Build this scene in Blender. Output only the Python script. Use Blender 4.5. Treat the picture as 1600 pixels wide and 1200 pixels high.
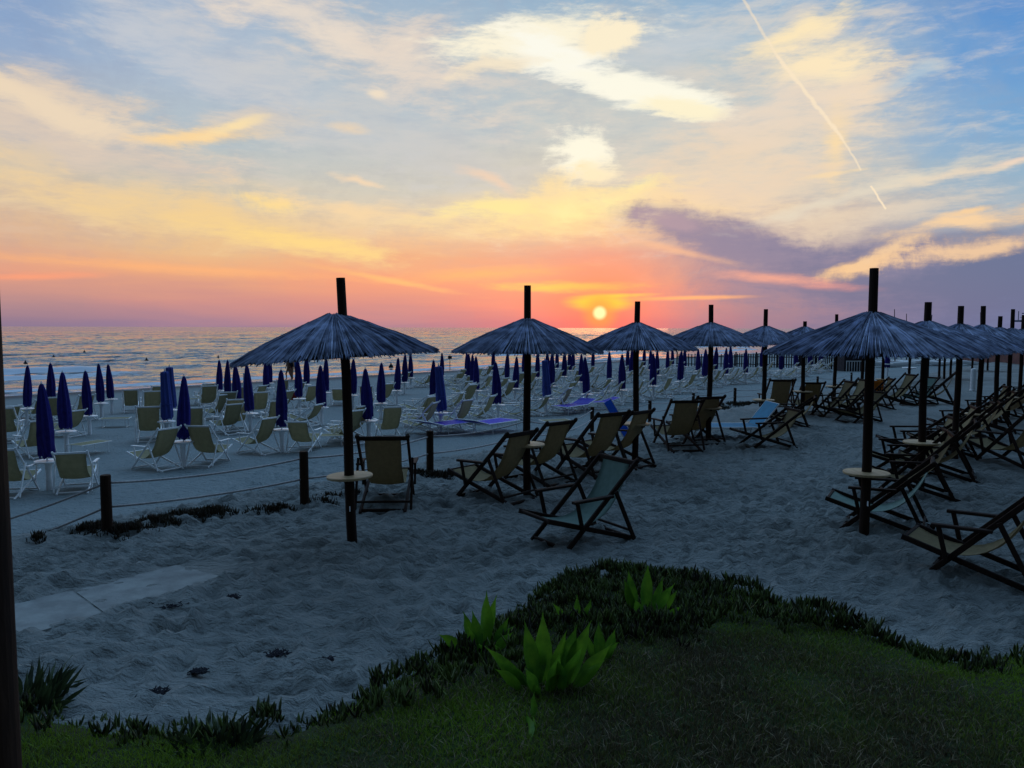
import bpy, math, random
import numpy as np
from mathutils import Vector, Matrix

random.seed(7)
RNG = np.random.default_rng(11)
R = math.radians
S = bpy.context.scene
for o in list(bpy.data.objects):
    bpy.data.objects.remove(o)
COL = S.collection

# ------------------------------------------------------------------ camera
CAM_Z, FPX = 2.61, 1200.0
PITCH = math.atan(88.0 / FPX)
ROLL = R(0.16)
cam_d = bpy.data.cameras.new('camera')
cam = bpy.data.objects.new('camera', cam_d)
COL.objects.link(cam)
cam_d.sensor_width = 36.0
cam_d.lens = FPX / 1600 * 36
cam_d.clip_start = 0.05
cam_d.clip_end = 60000
CAM_M = Matrix.Translation((0, 0, CAM_Z)) @ Matrix.Rotation(math.pi / 2 - PITCH, 4, 'X') @ Matrix.Rotation(ROLL, 4, 'Z')
cam.matrix_world = CAM_M
S.camera = cam
S.view_settings.view_transform = 'Standard'
S.view_settings.look = 'None'
S.view_settings.exposure = 0.0
S.view_settings.gamma = 1.0
S.cycles.max_bounces = 5
S.cycles.transparent_max_bounces = 8
S.cycles.caustics_reflective = False
S.cycles.caustics_refractive = False


def ray(px, py):
    v = Vector(((px - 800) / FPX, -(py - 600) / FPX, -1.0))
    return (CAM_M.to_3x3() @ v).normalized()


def azel(px, py):
    d = ray(px, py)
    return math.atan2(d.x, d.y), math.asin(d.z)


# ------------------------------------------------------------------ sky
def lin(c, k=1.0):
    return tuple(k * ((v / 255 / 12.92) if v / 255 <= 0.04045 else ((v / 255 + 0.055) / 1.055) ** 2.4) for v in c) + (1.0,)


world = bpy.data.worlds.new('World')
S.world = world
world.use_nodes = True
wt = world.node_tree
wt.nodes.clear()


class Net:
    def __init__(s, t):
        s.t = t

    def node(s, kind, **kw):
        n = s.t.nodes.new(kind)
        for k, v in kw.items():
            setattr(n, k, v)
        return n

    def put(s, sock, v):
        if isinstance(v, (int, float, tuple, list)):
            sock.default_value = v
        else:
            s.t.links.new(v, sock)

    def m(s, op, a, b=None, c=None, clamp=False):
        n = s.node('ShaderNodeMath', operation=op, use_clamp=clamp)
        for i, v in enumerate((a, b, c)):
            if v is not None:
                s.put(n.inputs[i], v)
        return n.outputs[0]

    def mix(s, f, a, b, blend='MIX'):
        n = s.node('ShaderNodeMix', data_type='RGBA', blend_type=blend)
        s.put(n.inputs[0], f)
        s.put(n.inputs[6], a)
        s.put(n.inputs[7], b)
        return n.outputs[2]

    def smooth(s, v, a, b, lo=0.0, hi=1.0):
        n = s.node('ShaderNodeMapRange', interpolation_type='SMOOTHSTEP')
        s.put(n.inputs[0], v)
        n.inputs[1].default_value = a
        n.inputs[2].default_value = b
        n.inputs[3].default_value = lo
        n.inputs[4].default_value = hi
        return n.outputs[0]

    def mapping(s, v, loc=(0, 0, 0), rot=(0, 0, 0), scale=(1, 1, 1), kind='POINT'):
        n = s.node('ShaderNodeMapping', vector_type=kind)
        s.put(n.inputs[0], v)
        n.inputs[1].default_value = loc
        n.inputs[2].default_value = rot
        n.inputs[3].default_value = scale
        return n.outputs[0]

    def noise(s, v, scale=1.0, detail=4.0, rough=0.55, dist=0.0, color=False):
        n = s.node('ShaderNodeTexNoise')
        if v is not None:
            s.put(n.inputs['Vector'], v)
        n.inputs['Scale'].default_value = scale
        n.inputs['Detail'].default_value = detail
        n.inputs['Roughness'].default_value = rough
        n.inputs['Distortion'].default_value = dist
        return n.outputs['Color' if color else 'Fac']

    def ramp(s, f, stops, interp='LINEAR'):
        n = s.node('ShaderNodeValToRGB')
        s.put(n.inputs[0], f)
        cr = n.color_ramp
        cr.interpolation = interp
        while len(cr.elements) < len(stops):
            cr.elements.new(0.5)
        for e, (p, c) in zip(cr.elements, sorted(stops)):
            e.position = p
            e.color = c
        return n.outputs[0]


W = Net(wt)
SUN_AZ, SUN_EL = azel(937, 489)
tc = W.node('ShaderNodeTexCoord')
sep = W.node('ShaderNodeSeparateXYZ')
wt.links.new(tc.outputs['Generated'], sep.inputs[0])
AZ = W.m('ARCTAN2', sep.outputs[0], sep.outputs[1])
EL = W.m('ARCSINE', sep.outputs[2])
U = W.m('MULTIPLY', AZ, 12.0)        # hundreds of photo pixels, as an angle
V = W.m('MULTIPLY', EL, 12.0)
cu = W.node('ShaderNodeCombineXYZ')
wt.links.new(U, cu.inputs[0]); wt.links.new(V, cu.inputs[1])
UV = cu.outputs[0]
# warp of the direction, so that no cloud edge is a plain ellipse
wc = W.noise(UV, 0.55, 3.0, 0.55, color=True)
wv = W.node('ShaderNodeVectorMath', operation='MULTIPLY_ADD')
W.put(wv.inputs[0], wc); wv.inputs[1].default_value = (1.1, .8, 0); wt.links.new(UV, wv.inputs[2])
wv2 = W.node('ShaderNodeVectorMath', operation='SUBTRACT')
wt.links.new(wv.outputs[0], wv2.inputs[0]); wv2.inputs[1].default_value = (0.55, 0.4, 0)
UVW = wv2.outputs[0]
N_wisp = W.noise(W.mapping(UVW, rot=(0, 0, R(22)), scale=(0.6, 2.0, 1)), 1.1, 10.0, 0.66, 0.2)
N_wispr = W.noise(W.mapping(UVW, rot=(0, 0, R(-14)), scale=(0.55, 2.0, 1)), 1.2, 10.0, 0.66, 0.2)
N_puff = W.noise(UVW, 1.9, 10.0, 0.66, 0.15)
N_fine = W.noise(W.mapping(UV, rot=(0, 0, R(20)), scale=(.6, 2.8, 1)), 2.4, 10.0, 0.68, 0.15)
N_band = W.noise(W.mapping(UV, scale=(0.22, 2.2, 1)), 1.0, 6.0, 0.55, 0.3)

ELMAX = R(34)
elw = W.m('ADD', EL, W.m('MULTIPLY', W.m('SUBTRACT', N_band, 0.5), 0.05))
eln = W.m('DIVIDE', elw, ELMAX)


def elpos(px, py):
    return max(0.0, min(1.0, azel(px, py)[1] / ELMAX))


cols = {
    0: [(0, (126, 160, 204)), (70, (142, 168, 204)), (130, (168, 178, 195)), (200, (178, 182, 190)), (260, (205, 192, 172)), (320, (222, 186, 150)),
        (380, (222, 168, 134)), (425, (232, 152, 120)), (468, (178, 134, 142)), (509, (140, 120, 150))],
    300: [(0, (158, 182, 210)), (60, (168, 188, 210)), (130, (170, 188, 208)), (220, (182, 195, 200)), (300, (212, 200, 176)), (350, (232, 196, 145)),
          (390, (236, 184, 128)), (430, (240, 164, 112)), (465, (206, 138, 134)), (509, (150, 124, 154))],
    600: [(0, (156, 182, 206)), (100, (178, 194, 206)), (200, (186, 198, 206)), (300, (210, 205, 190)), (355, (240, 206, 158)), (400, (240, 172, 122)),
          (440, (246, 150, 108)), (478, (212, 134, 130)), (509, (168, 126, 148))],
    940: [(0, (142, 178, 206)), (100, (188, 200, 204)), (200, (190, 202, 202)), (290, (220, 210, 186)), (345, (246, 208, 150)), (395, (228, 158, 134)),
          (440, (238, 146, 112)), (478, (238, 118, 108)), (509, (204, 100, 118))],
    1200: [(0, (132, 176, 212)), (100, (172, 196, 208)), (200, (186, 200, 204)), (290, (212, 204, 186)), (340, (196, 176, 170)), (400, (150, 136, 160)),
           (440, (146, 128, 156)), (480, (144, 124, 150)), (509, (132, 120, 150))],
    1600: [(0, (64, 138, 208)), (100, (82, 150, 212)), (200, (108, 165, 212)), (260, (138, 176, 204)), (320, (164, 182, 196)), (370, (130, 138, 168)),
           (400, (98, 114, 160)), (450, (94, 114, 162)), (509, (98, 122, 168))],
}
base = None
prev = None
for x in sorted(cols):
    stops = [(elpos(x, y), lin(c)) for y, c in cols[x]]
    top = stops[0][1]
    stops.append((min(1.0, stops[0][0] + 0.25), tuple(v * k for v, k in zip(top[:3], (0.42, 0.55, 0.72))) + (1,)))
    c = W.ramp(eln, stops)
    az = azel(x, 300)[0]
    if base is None:
        base = c
    else:
        f = W.smooth(W.m('ADD', AZ, W.m('MULTIPLY', W.m('SUBTRACT', N_puff, 0.5), 0.12)), prev, az)
        base = W.mix(f, base, c)
    prev = az

# clouds: px, py, half length, half height, tilt (up to the right), colour, strength, noise, weight, softness
clouds = [
    (400, 120, 330, 75, -24, (205, 205, 208), .75, N_wisp, 1.5, 1.1),
    (560, 60, 260, 60, -20, (230, 214, 198), .8, N_wisp, 1.7, .9),
    (240, 60, 160, 40, -28, (190, 200, 214), .5, N_wisp, 1.4, 1.0),
    (600, 210, 200, 60, -20, (196, 204, 208), .6, N_wisp, 1.5, 1.0),
    (70, 190, 230, 60, -12, (206, 192, 184), .85, N_wisp, 1.1, .7),
    (90, 165, 190, 26, -14, (240, 216, 184), .9, N_wisp, 1.2, .6),
    (60, 210, 200, 36, -8, (226, 204, 182), .75, N_wispr, 1.2, .8),
    (480, 30, 200, 34, -14, (238, 222, 204), .75, N_wispr, 1.3, .7),
    (640, 95, 90, 50, -30, (232, 216, 200), .7, N_wisp, 1.3, .8),
    (120, 140, 120, 14, -10, (230, 208, 184), .7, N_wisp, 1.3, .6),
    (30, 245, 90, 30, -5, (222, 200, 170), .7, N_puff, 1.3, .7),
    (320, 212, 90, 15, 10, (254, 214, 150), .95, N_wispr, .9, .6),
    (400, 196, 90, 22, 8, (226, 208, 186), .7, N_wispr, 1.4, .8),
    (370, 196, 50, 9, 22, (254, 224, 164), .9, N_wispr, .8, .6),
    (545, 200, 34, 9, -4, (246, 214, 170), .8, N_puff, .8, .7),
    (590, 146, 16, 8, 0, (250, 228, 196), .8, N_puff, .6, .7),
    (1130, 190, 330, 170, -12, (214, 210, 200), .85, N_wisp, 1.1, 1.0),
    (1180, 260, 220, 110, 10, (234, 214, 188), .7, N_wispr, 1.2, 1.0),
    (1250, 110, 120, 90, 0, (232, 216, 196), .75, N_wisp, 1.2, .9),
    (700, 240, 300, 70, -10, (206, 204, 200), .6, N_wispr, 1.3, 1.0),
    (1060, 60, 220, 50, 4, (196, 206, 214), .7, N_wispr, 1.3, .9),
    (1130, 250, 230, 60, 18, (238, 212, 180), .75, N_wisp, 1.5, .8),
    (840, 62, 165, 34, 3, (255, 246, 218), 1.0, N_wispr, .75, .5),
    (880, 95, 110, 30, -22, (255, 253, 238), 1.0, N_wispr, .7, .5),
    (950, 55, 60, 26, 12, (255, 240, 205), .95, N_puff, .9, .5),
    (1000, 142, 150, 26, -15, (255, 252, 232), 1.0, N_wispr, .75, .5),
    (1070, 172, 70, 14, -10, (255, 244, 205), .9, N_wispr, .9, .5),
    (760, 110, 80, 12, 12, (246, 228, 196), .7, N_wispr, 1.2, .6),
    (905, 238, 42, 44, 0, (255, 250, 226), 1.0, N_puff, 1.0, .5),
    (925, 275, 34, 30, 0, (255, 236, 192), .9, N_puff, 1.1, .6),
    (1240, 52, 90, 20, 10, (255, 232, 184), .95, N_wispr, 1.0, .6),
    (1290, 105, 80, 36, -10, (255, 232, 188), .95, N_wispr, 1.1, .6),
    (1330, 150, 60, 20, 0, (250, 222, 186), .8, N_wispr, 1.2, .6),
    (1306, 228, 22, 62, 0, (255, 220, 160), .85, N_puff, .9, .7),
    (1230, 170, 110, 60, -10, (232, 216, 198), .6, N_wisp, 1.5, .8),
    (1410, 130, 60, 10, 10, (170, 198, 218), .6, N_wispr, 1.0, .7),
    (1300, 272, 44, 4, 5, (255, 222, 160), .9, N_puff, .5, .7),
    (150, 300, 260, 36, -8, (238, 206, 158), .8, N_wisp, 1.2, .8),
    (330, 345, 300, 30, -9, (246, 206, 136), .85, N_wisp, 1.1, .8),
    (470, 378, 150, 18, -7, (255, 214, 124), .95, N_wisp, .9, .7),
    (425, 318, 66, 13, -4, (255, 218, 140), .95, N_puff, 1.1, .6),
    (560, 332, 170, 16, -8, (250, 214, 160), .8, N_wisp, 1.3, .7),
    (555, 290, 50, 5, -14, (248, 216, 176), .8, N_wisp, 1.0, .6),
    (765, 285, 60, 12, -26, (244, 208, 176), .7, N_wisp, 1.0, .7),
    (870, 335, 210, 34, 5, (255, 224, 150), .95, N_wispr, 1.0, .7),
    (780, 332, 110, 14, 3, (255, 232, 150), .9, N_wispr, 1.1, .6),
    (945, 318, 90, 24, 8, (255, 238, 160), .9, N_puff, 1.1, .6),
    (1060, 320, 170, 20, -4, (252, 218, 160), .85, N_wispr, 1.1, .7),
    (860, 300, 50, 30, 35, (252, 222, 160), .8, N_puff, 1.1, .6),
    (1170, 300, 180, 40, 6, (236, 210, 180), .7, N_wisp, 1.4, .8),
    (1290, 345, 160, 40, 4, (232, 208, 178), .7, N_wisp, 1.3, .8),
    (1110, 362, 150, 30, -14, (136, 130, 160), .95, N_puff, .7, .5),
    (1210, 402, 190, 34, -12, (124, 124, 160), .95, N_puff, .7, .5),
    (1050, 345, 60, 14, -12, (166, 146, 166), .8, N_puff, .9, .5),
    (1330, 440, 210, 48, -3, (118, 120, 158), .85, N_puff, .6, .6),
    (1060, 392, 90, 7, -14, (240, 180, 140), .7, N_wisp, .9, .7),
    (1400, 296, 240, 13, 11, (226, 216, 196), .85, N_wispr, 1.2, .8),
    (1540, 270, 110, 8, 8, (240, 218, 188), .85, N_wispr, 1.0, .7),
    (1590, 250, 40, 6, 12, (244, 214, 190), .8, N_wispr, .9, .7),
    (1430, 330, 120, 14, 8, (222, 208, 190), .7, N_wispr, 1.3, .8),
    (1560, 440, 280, 78, 0, (88, 108, 152), 1.0, N_puff, .5, .45),
    (1420, 400, 60, 30, 10, (118, 122, 160), .9, N_puff, .8, .5),
    (1355, 402, 80, 13, 12, (246, 198, 142), .9, N_puff, 1.2, .6),
    (1420, 378, 70, 14, 14, (240, 200, 156), .85, N_puff, 1.2, .6),
    (1500, 352, 110, 10, 4, (250, 208, 156), .9, N_wispr, 1.0, .6),
    (1540, 380, 130, 13, 7, (244, 200, 154), .85, N_puff, 1.3, .6),
    (1520, 328, 34, 5, 6, (250, 206, 150), .9, N_puff, .8, .6),
    (1220, 436, 95, 9, -6, (236, 156, 138), .9, N_wisp, .8, .7),
    (1300, 448, 60, 7, -4, (220, 144, 142), .7, N_wisp, .9, .7),
    (250, 418, 380, 9, -2, (255, 172, 104), .85, N_band, .8, .8),
    (60, 432, 120, 6, 3, (255, 150, 104), .8, N_band, .8, .7),
    (610, 438, 130, 6, -10, (255, 184, 104), .85, N_band, .6, .7),
    (760, 428, 160, 12, 4, (255, 176, 98), .8, N_band, .8, .8),
    (900, 448, 130, 9, 0, (255, 206, 80), .95, N_band, .8, .7),
    (1060, 466, 130, 4, 1, (255, 172, 104), .85, N_band, .6, .7),
    (965, 462, 60, 4, 2, (255, 214, 70), .95, N_band, .5, .7),
]
# thin cirrus veil over the whole western sky
veil = W.smooth(W.m('ADD', N_fine, W.m('MULTIPLY', W.m('SUBTRACT', N_wisp, 0.5), 1.2)), 0.42, 0.82, 0, 0.34)
veil = W.m('MULTIPLY', veil, W.smooth(EL, 0.06, 0.16))
base = W.mix(veil, base, lin((226, 214, 204)))
shade = W.smooth(W.m('ADD', N_fine, W.m('MULTIPLY', W.m('SUBTRACT', N_puff, 0.5), 1.0)), 0.25, 0.6, 0.16, 0)
base = W.mix(W.m('MULTIPLY', shade, W.smooth(EL, 0.04, 0.12)), base, lin((150, 158, 182)))
N_fine6 = W.m('MULTIPLY', W.m('SUBTRACT', N_fine, 0.5), 1.5)
for px, py, rx, ry, ang, c, st, nz, w, soft in clouds:
    a, e = azel(px, py)
    q = W.mapping(UVW if w > .95 else UV, (a * 12, e * 12, 0), (0, 0, R(ang)), (rx / 100, ry / 100, 1), 'TEXTURE')
    ln = W.node('ShaderNodeVectorMath', operation='LENGTH')
    wt.links.new(q, ln.inputs[0])
    g = W.m('SUBTRACT', 1.0 - w * 1.0, ln.outputs['Value'])
    g = W.m('MULTIPLY_ADD', nz, 2 * w, g)
    g = W.m('ADD', g, N_fine6)
    base = W.mix(W.smooth(g, -0.25, soft * (.95 if sum(c) > 690 else 1.35) + .08, 0, min(1, st * 1.08)), base, lin(c))
# contrails
for (x0, y0), (x1, y1), wd, st in (((1160, -4), (1216, 90), 2.2, .5), ((1214, 86), (1318, 218), 3.0, .75), ((1316, 216), (1346, 266), 1.6, .6), ((1361, 290), (1384, 327), 1.6, .9)):
    a0, e0 = azel(x0, y0); a1, e1 = azel(x1, y1)
    L = math.hypot(a1 - a0, e1 - e0) * 6
    q = W.mapping(UV, ((a0 + a1) * 6, (e0 + e1) * 6, 0), (0, 0, math.atan2(e1 - e0, a1 - a0)), (L, wd / 100, 1), 'TEXTURE')
    sq = W.node('ShaderNodeSeparateXYZ')
    wt.links.new(q, sq.inputs[0])
    fx = W.smooth(W.m('ABSOLUTE', sq.outputs[0]), 0.94, 1.04, 1, 0)
    yy = W.m('MULTIPLY_ADD', W.m('SUBTRACT', W.noise(UV, 7.0, 5.0), 0.5), 2.6, sq.outputs[1])
    fy = W.smooth(W.m('ABSOLUTE', yy), 0.2, 1.3, st, 0)
    base = W.mix(W.m('MULTIPLY', fx, fy), base, lin((255, 232, 196)))
hs = W.node('ShaderNodeHueSaturation'); hs.inputs['Saturation'].default_value = 0.92
wt.links.new(base, hs.inputs['Color']); base = hs.outputs[0]
# glow and disc of the low sun
dsun = Vector((math.sin(SUN_AZ) * math.cos(SUN_EL), math.cos(SUN_AZ) * math.cos(SUN_EL), math.sin(SUN_EL)))
dst = W.node('ShaderNodeVectorMath', operation='DISTANCE')
nrm = W.node('ShaderNodeVectorMath', operation='NORMALIZE')
wt.links.new(tc.outputs['Generated'], nrm.inputs[0])
wt.links.new(nrm.outputs[0], dst.inputs[0]); dst.inputs[1].default_value = dsun
SD = dst.outputs['Value']
halo = W.smooth(SD, 0.0, 0.14, 0.60, 0)
base = W.mix(W.m('POWER', halo, 1.6), base, lin((255, 96, 84)))
core = W.smooth(W.m('MULTIPLY_ADD', W.m('SUBTRACT', N_band, 0.5), 0.03, SD), 0.006, 0.04, 1, 0)
qs = W.mapping(UV, (SUN_AZ * 12, SUN_EL * 12 + .16, 0), (0, 0, 0), (.62, .17, 1), 'TEXTURE')
ln = W.node('ShaderNodeVectorMath', operation='LENGTH'); wt.links.new(qs, ln.inputs[0])
core2 = W.smooth(W.m('MULTIPLY_ADD', W.m('SUBTRACT', N_band, 0.5), 1.2, ln.outputs['Value']), 0.3, 1.1, .85, 0)
base = W.mix(core2, base, lin((255, 214, 70)))
base = W.mix(W.smooth(SD, 0.008, 0.03, .8, 0), base, lin((255, 150, 84)))
base = W.mix(W.smooth(SD, 0.0045, 0.0110, 1, 0), base, (1.5, 1.0, 0.50, 1))

# the sky away from the sunset: dusk blue overhead and behind
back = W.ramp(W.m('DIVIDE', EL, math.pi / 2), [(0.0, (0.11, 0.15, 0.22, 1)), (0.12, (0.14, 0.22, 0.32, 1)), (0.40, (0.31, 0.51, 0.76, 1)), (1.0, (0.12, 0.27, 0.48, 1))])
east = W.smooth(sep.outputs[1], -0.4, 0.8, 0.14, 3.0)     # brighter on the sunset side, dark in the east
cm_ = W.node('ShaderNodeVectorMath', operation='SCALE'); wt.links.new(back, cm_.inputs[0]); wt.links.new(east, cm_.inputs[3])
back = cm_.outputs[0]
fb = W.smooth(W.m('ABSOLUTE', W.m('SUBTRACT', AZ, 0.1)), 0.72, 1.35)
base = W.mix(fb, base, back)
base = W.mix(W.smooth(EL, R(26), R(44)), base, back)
# below the horizon only the far rim of the sea shows
base = W.mix(W.smooth(EL, -0.03, -0.004, 1, 0), base, (0.02, 0.025, 0.04, 1))
nish = W.node('ShaderNodeTexSky', sky_type='NISHITA', sun_disc=False)
nish.sun_elevation = SUN_EL
nish.sun_rotation = SUN_AZ
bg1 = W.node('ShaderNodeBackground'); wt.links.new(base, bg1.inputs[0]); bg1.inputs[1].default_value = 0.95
bg2 = W.node('ShaderNodeBackground'); wt.links.new(nish.outputs[0], bg2.inputs[0]); bg2.inputs[1].default_value = 0.012
add = W.node('ShaderNodeAddShader')
wt.links.new(bg1.outputs[0], add.inputs[0]); wt.links.new(bg2.outputs[0], add.inputs[1])
outw = W.node('ShaderNodeOutputWorld')
wt.links.new(add.outputs[0], outw.inputs[0])
world.cycles.sampling_method = 'MANUAL'
world.cycles.sample_map_resolution = 512

sun_d = bpy.data.lights.new('sun', 'SUN')
sun_d.energy = 0.03
sun_d.angle = R(10)
sun_d.color = (1.0, 0.42, 0.2)
sun = bpy.data.objects.new('sun', sun_d)
COL.objects.link(sun)
sun.rotation_euler = dsun.to_track_quat('Z', 'Y').to_euler()


# ------------------------------------------------------------------ materials
def material(name, color, rough=0.8, color2=None, nscale=8.0, bump=0.0, bscale=40.0, spec=0.3, stretch=(1, 1, 1), translucent=0.0, detail=5, metal=0):
    m = bpy.data.materials.new(name)
    m.use_nodes = True
    t = m.node_tree
    N = Net(t)
    p = t.nodes['Principled BSDF']
    p.inputs['Roughness'].default_value = rough
    p.inputs['Specular IOR Level'].default_value = spec
    p.inputs['Metallic'].default_value = metal
    c = tuple(color) + (1,)
    tcn = N.node('ShaderNodeTexCoord')
    v = N.mapping(tcn.outputs['Object'], scale=stretch)
    oi = N.node('ShaderNodeObjectInfo')
    rnd = N.m('MULTIPLY_ADD', oi.outputs['Random'], 0.3, 0.85)
    if color2:
        f = N.smooth(N.noise(v, nscale, detail, 0.6), 0.3, 0.7)
        cc = N.mix(f, c, tuple(color2) + (1,))
    else:
        cc = N.mix(0.0, c, c)
    hv = N.node('ShaderNodeHueSaturation')
    N.put(hv.inputs['Value'], rnd); N.put(hv.inputs['Color'], cc)
    N.put(p.inputs['Base Color'], hv.outputs[0])
    if bump:
        b = N.node('ShaderNodeBump')
        b.inputs['Strength'].default_value = bump
        b.inputs['Distance'].default_value = 0.01
        N.put(b.inputs['Height'], N.noise(v, bscale, 6, 0.6))
        N.put(p.inputs['Normal'], b.outputs[0])
    if translucent:
        tr = N.node('ShaderNodeBsdfTranslucent')
        N.put(tr.inputs[0], hv.outputs[0])
        mx = N.node('ShaderNodeMixShader')
        mx.inputs[0].default_value = translucent
        t.links.new(p.outputs[0], mx.inputs[1]); t.links.new(tr.outputs[0], mx.inputs[2])
        t.links.new(mx.outputs[0], t.nodes['Material Output'].inputs[0])
    return m


M = {}
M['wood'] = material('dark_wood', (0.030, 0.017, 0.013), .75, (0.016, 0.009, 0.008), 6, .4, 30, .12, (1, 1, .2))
M['pole'] = material('pole_wood', (0.034, 0.019, 0.014), .85, (0.014, 0.009, 0.008), 5, .8, 25, .12, (1, 1, .12))
M['post'] = material('post_wood', (0.045, 0.024, 0.015), .85, (0.02, 0.012, 0.01), 8, .8, 25, .12, (1, 1, .2))
M['tablewood'] = material('table_wood', (0.50, 0.36, 0.20), .55, (0.33, 0.23, 0.13), 3, .15, 30, .4, (1, 6, 1))
M['sling'] = material('sling_cloth', (0.36, 0.29, 0.17), .9, (0.30, 0.24, 0.145), 20, .3, 220, .1, translucent=.4)
M['sling_lit'] = material('sling_cloth_lit', (0.24, 0.34, 0.31), .9, (0.20, 0.29, 0.26), 14, .3, 220, .1, translucent=.3)  # same sling cloth, bluish light on the seat side put into its colour
M['cream'] = material('cream_cloth', (0.46, 0.42, 0.27), .9, (0.39, 0.355, 0.23), 9, .3, 200, .1, translucent=.4)
M['white'] = material('white_paint', (0.84, 0.86, 0.88), .45, (0.76, 0.78, 0.82), 10, .1, 60, .4)
M['plastic'] = material('white_plastic', (0.78, 0.80, 0.83), .4, (0.68, 0.70, 0.74), 5, 0, 60, .4)
M['reedcore'] = material('reed_core', (0.06, 0.06, 0.075), .95, (0.03, 0.03, 0.04), 12, .6, 60, .1)
M['navy'] = material('navy_canvas', (0.026, 0.024, 0.19), .85, (0.020, 0.016, 0.13), 6, .4, 60, .12, translucent=.06)
M['blue'] = material('faded_blue_canvas', (0.06, 0.09, 0.36), .85, (0.05, 0.07, 0.28), 6, .4, 60, .12, translucent=.1)
M['mesh_blue'] = material('blue_mesh_cloth', (0.05, 0.04, 0.62), .6, (0.04, 0.03, 0.5), 6, .3, 150, .3, translucent=.2)
M['teal'] = material('pale_blue_cloth', (0.05, 0.30, 0.50), .7, (0.04, 0.25, 0.42), 6, .3, 150, .3, translucent=.25)
M['sky_blue'] = material('bright_blue_cloth', (0.03, 0.22, 0.85), .7, (0.03, 0.18, 0.7), 6, .2, 80, .3, translucent=.25)
M['orange'] = material('orange_cloth', (0.75, 0.22, 0.02), .8, (0.6, 0.18, 0.02), 6, .2, 80, .2, translucent=.3)
M['red'] = material('red_cloth', (0.30, 0.03, 0.03), .8, (0.2, 0.02, 0.02), 6, .2, 80, .2)
M['rope'] = material('rope', (0.50, 0.48, 0.48), .9, (0.34, 0.32, 0.33), 30, .8, 120, .1)
M['skin'] = material('skin', (0.32, 0.18, 0.12), .6)
M['darkcloth'] = material('dark_cloth', (0.02, 0.02, 0.03), .85)
M['hair'] = material('hair', (0.02, 0.013, 0.01), .6)
M['tower'] = material('painted_tower', (0.08, 0.12, 0.2), .7, (0.05, 0.08, 0.14), 3)
M['brick'] = material('red_wall', (0.17, 0.075, 0.065), .9, (0.09, 0.045, 0.045), 2.5, .4, 20)
M['picket'] = material('picket_wood', (0.04, 0.035, 0.045), .85, (0.02, 0.018, 0.025), 6)
M['concrete'] = material('concrete', (0.26, 0.28, 0.28), .9, (0.17, 0.18, 0.185), 3.5, .6, 30, .15, detail=9)


def plant_mat(name, c1, c2, rough, nscale, trans, spec=0.3):
    m = bpy.data.materials.new(name)
    m.use_nodes = True
    t = m.node_tree
    N = Net(t)
    p = t.nodes['Principled BSDF']
    p.inputs['Roughness'].default_value = rough
    p.inputs['Specular IOR Level'].default_value = spec
    at = N.node('ShaderNodeAttribute'); at.attribute_name = 'tint'
    tcn = N.node('ShaderNodeTexCoord')
    f = N.m('MULTIPLY_ADD', N.m('SUBTRACT', N.noise(tcn.outputs['Object'], nscale, 4), 0.5), 1.8, at.outputs['Fac'], clamp=True)
    c = N.mix(f, c1 + (1,), c2 + (1,))
    N.put(p.inputs['Base Color'], c)
    tr = N.node('ShaderNodeBsdfTranslucent'); N.put(tr.inputs[0], c)
    mx = N.node('ShaderNodeMixShader'); mx.inputs[0].default_value = trans
    t.links.new(p.outputs[0], mx.inputs[1]); t.links.new(tr.outputs[0], mx.inputs[2])
    t.links.new(mx.outputs[0], t.nodes['Material Output'].inputs[0])
    return m


M['reed'] = plant_mat('reed', (0.07, 0.08, 0.13), (0.46, 0.53, 0.74), .8, 6.0, .0, .15)
M['grass'] = plant_mat('grass_blades', (0.07, 0.055, 0.03), (0.14, 0.24, 0.018), .7, 1.1, .4)
M['iceplant'] = plant_mat('ice_plant', (0.024, 0.022, 0.014), (0.095, 0.14, 0.03), .45, 3.0, .2)
M['dryice'] = plant_mat('dry_ice_plant', (0.022, 0.014, 0.010), (0.04, 0.035, 0.018), .7, 2.0, .1)
M['leaf'] = plant_mat('broad_leaf', (0.035, 0.12, 0.014), (0.16, 0.36, 0.025), .45, 9.0, .35)
M['tuft'] = plant_mat('tuft_leaf', (0.014, 0.024, 0.013), (0.06, 0.09, 0.035), .55, 5.0, .2)


# ------------------------------------------------------------------ noise on the CPU
def vnoise(x, y, seed):
    xi = np.floor(x).astype(np.int64); yi = np.floor(y).astype(np.int64)
    xf = x - xi; yf = y - yi
    u = xf * xf * (3 - 2 * xf); v = yf * yf * (3 - 2 * yf)

    def h(a, b):
        n = (a * 374761393 + b * 668265263 + seed * 1442695041) & 0xffffffff
        n = ((n ^ (n >> 13)) * 1274126177) & 0xffffffff
        n = n ^ (n >> 16)
        return (n & 0xffff) / 65535.0
    a = h(xi, yi); b = h(xi + 1, yi); c = h(xi, yi + 1); d = h(xi + 1, yi + 1)
    return (a * (1 - u) + b * u) * (1 - v) + (c * (1 - u) + d * u) * v


def fbm(x, y, seed, octv=3, gain=.5):
    s = 0; a = 1; n = 0
    for i in range(octv):
        s = s + a * vnoise(x * 2 ** i + 17.3 * i, y * 2 ** i - 9.1 * i, seed + i)
        n += a; a *= gain
    return s / n - .5


# ------------------------------------------------------------------ terrain
P0 = (-5.0, 9.2)
DIR = (0.649, 0.761)
NRM = (-0.761, 0.649)
SEA_Z = -1.6


def dist_fence(x, y):
    return (x - P0[0]) * NRM[0] + (y - P0[1]) * NRM[1]


def sstep(t):
    t = np.clip(t, 0, 1)
    return t * t * (3 - 2 * t)


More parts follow.
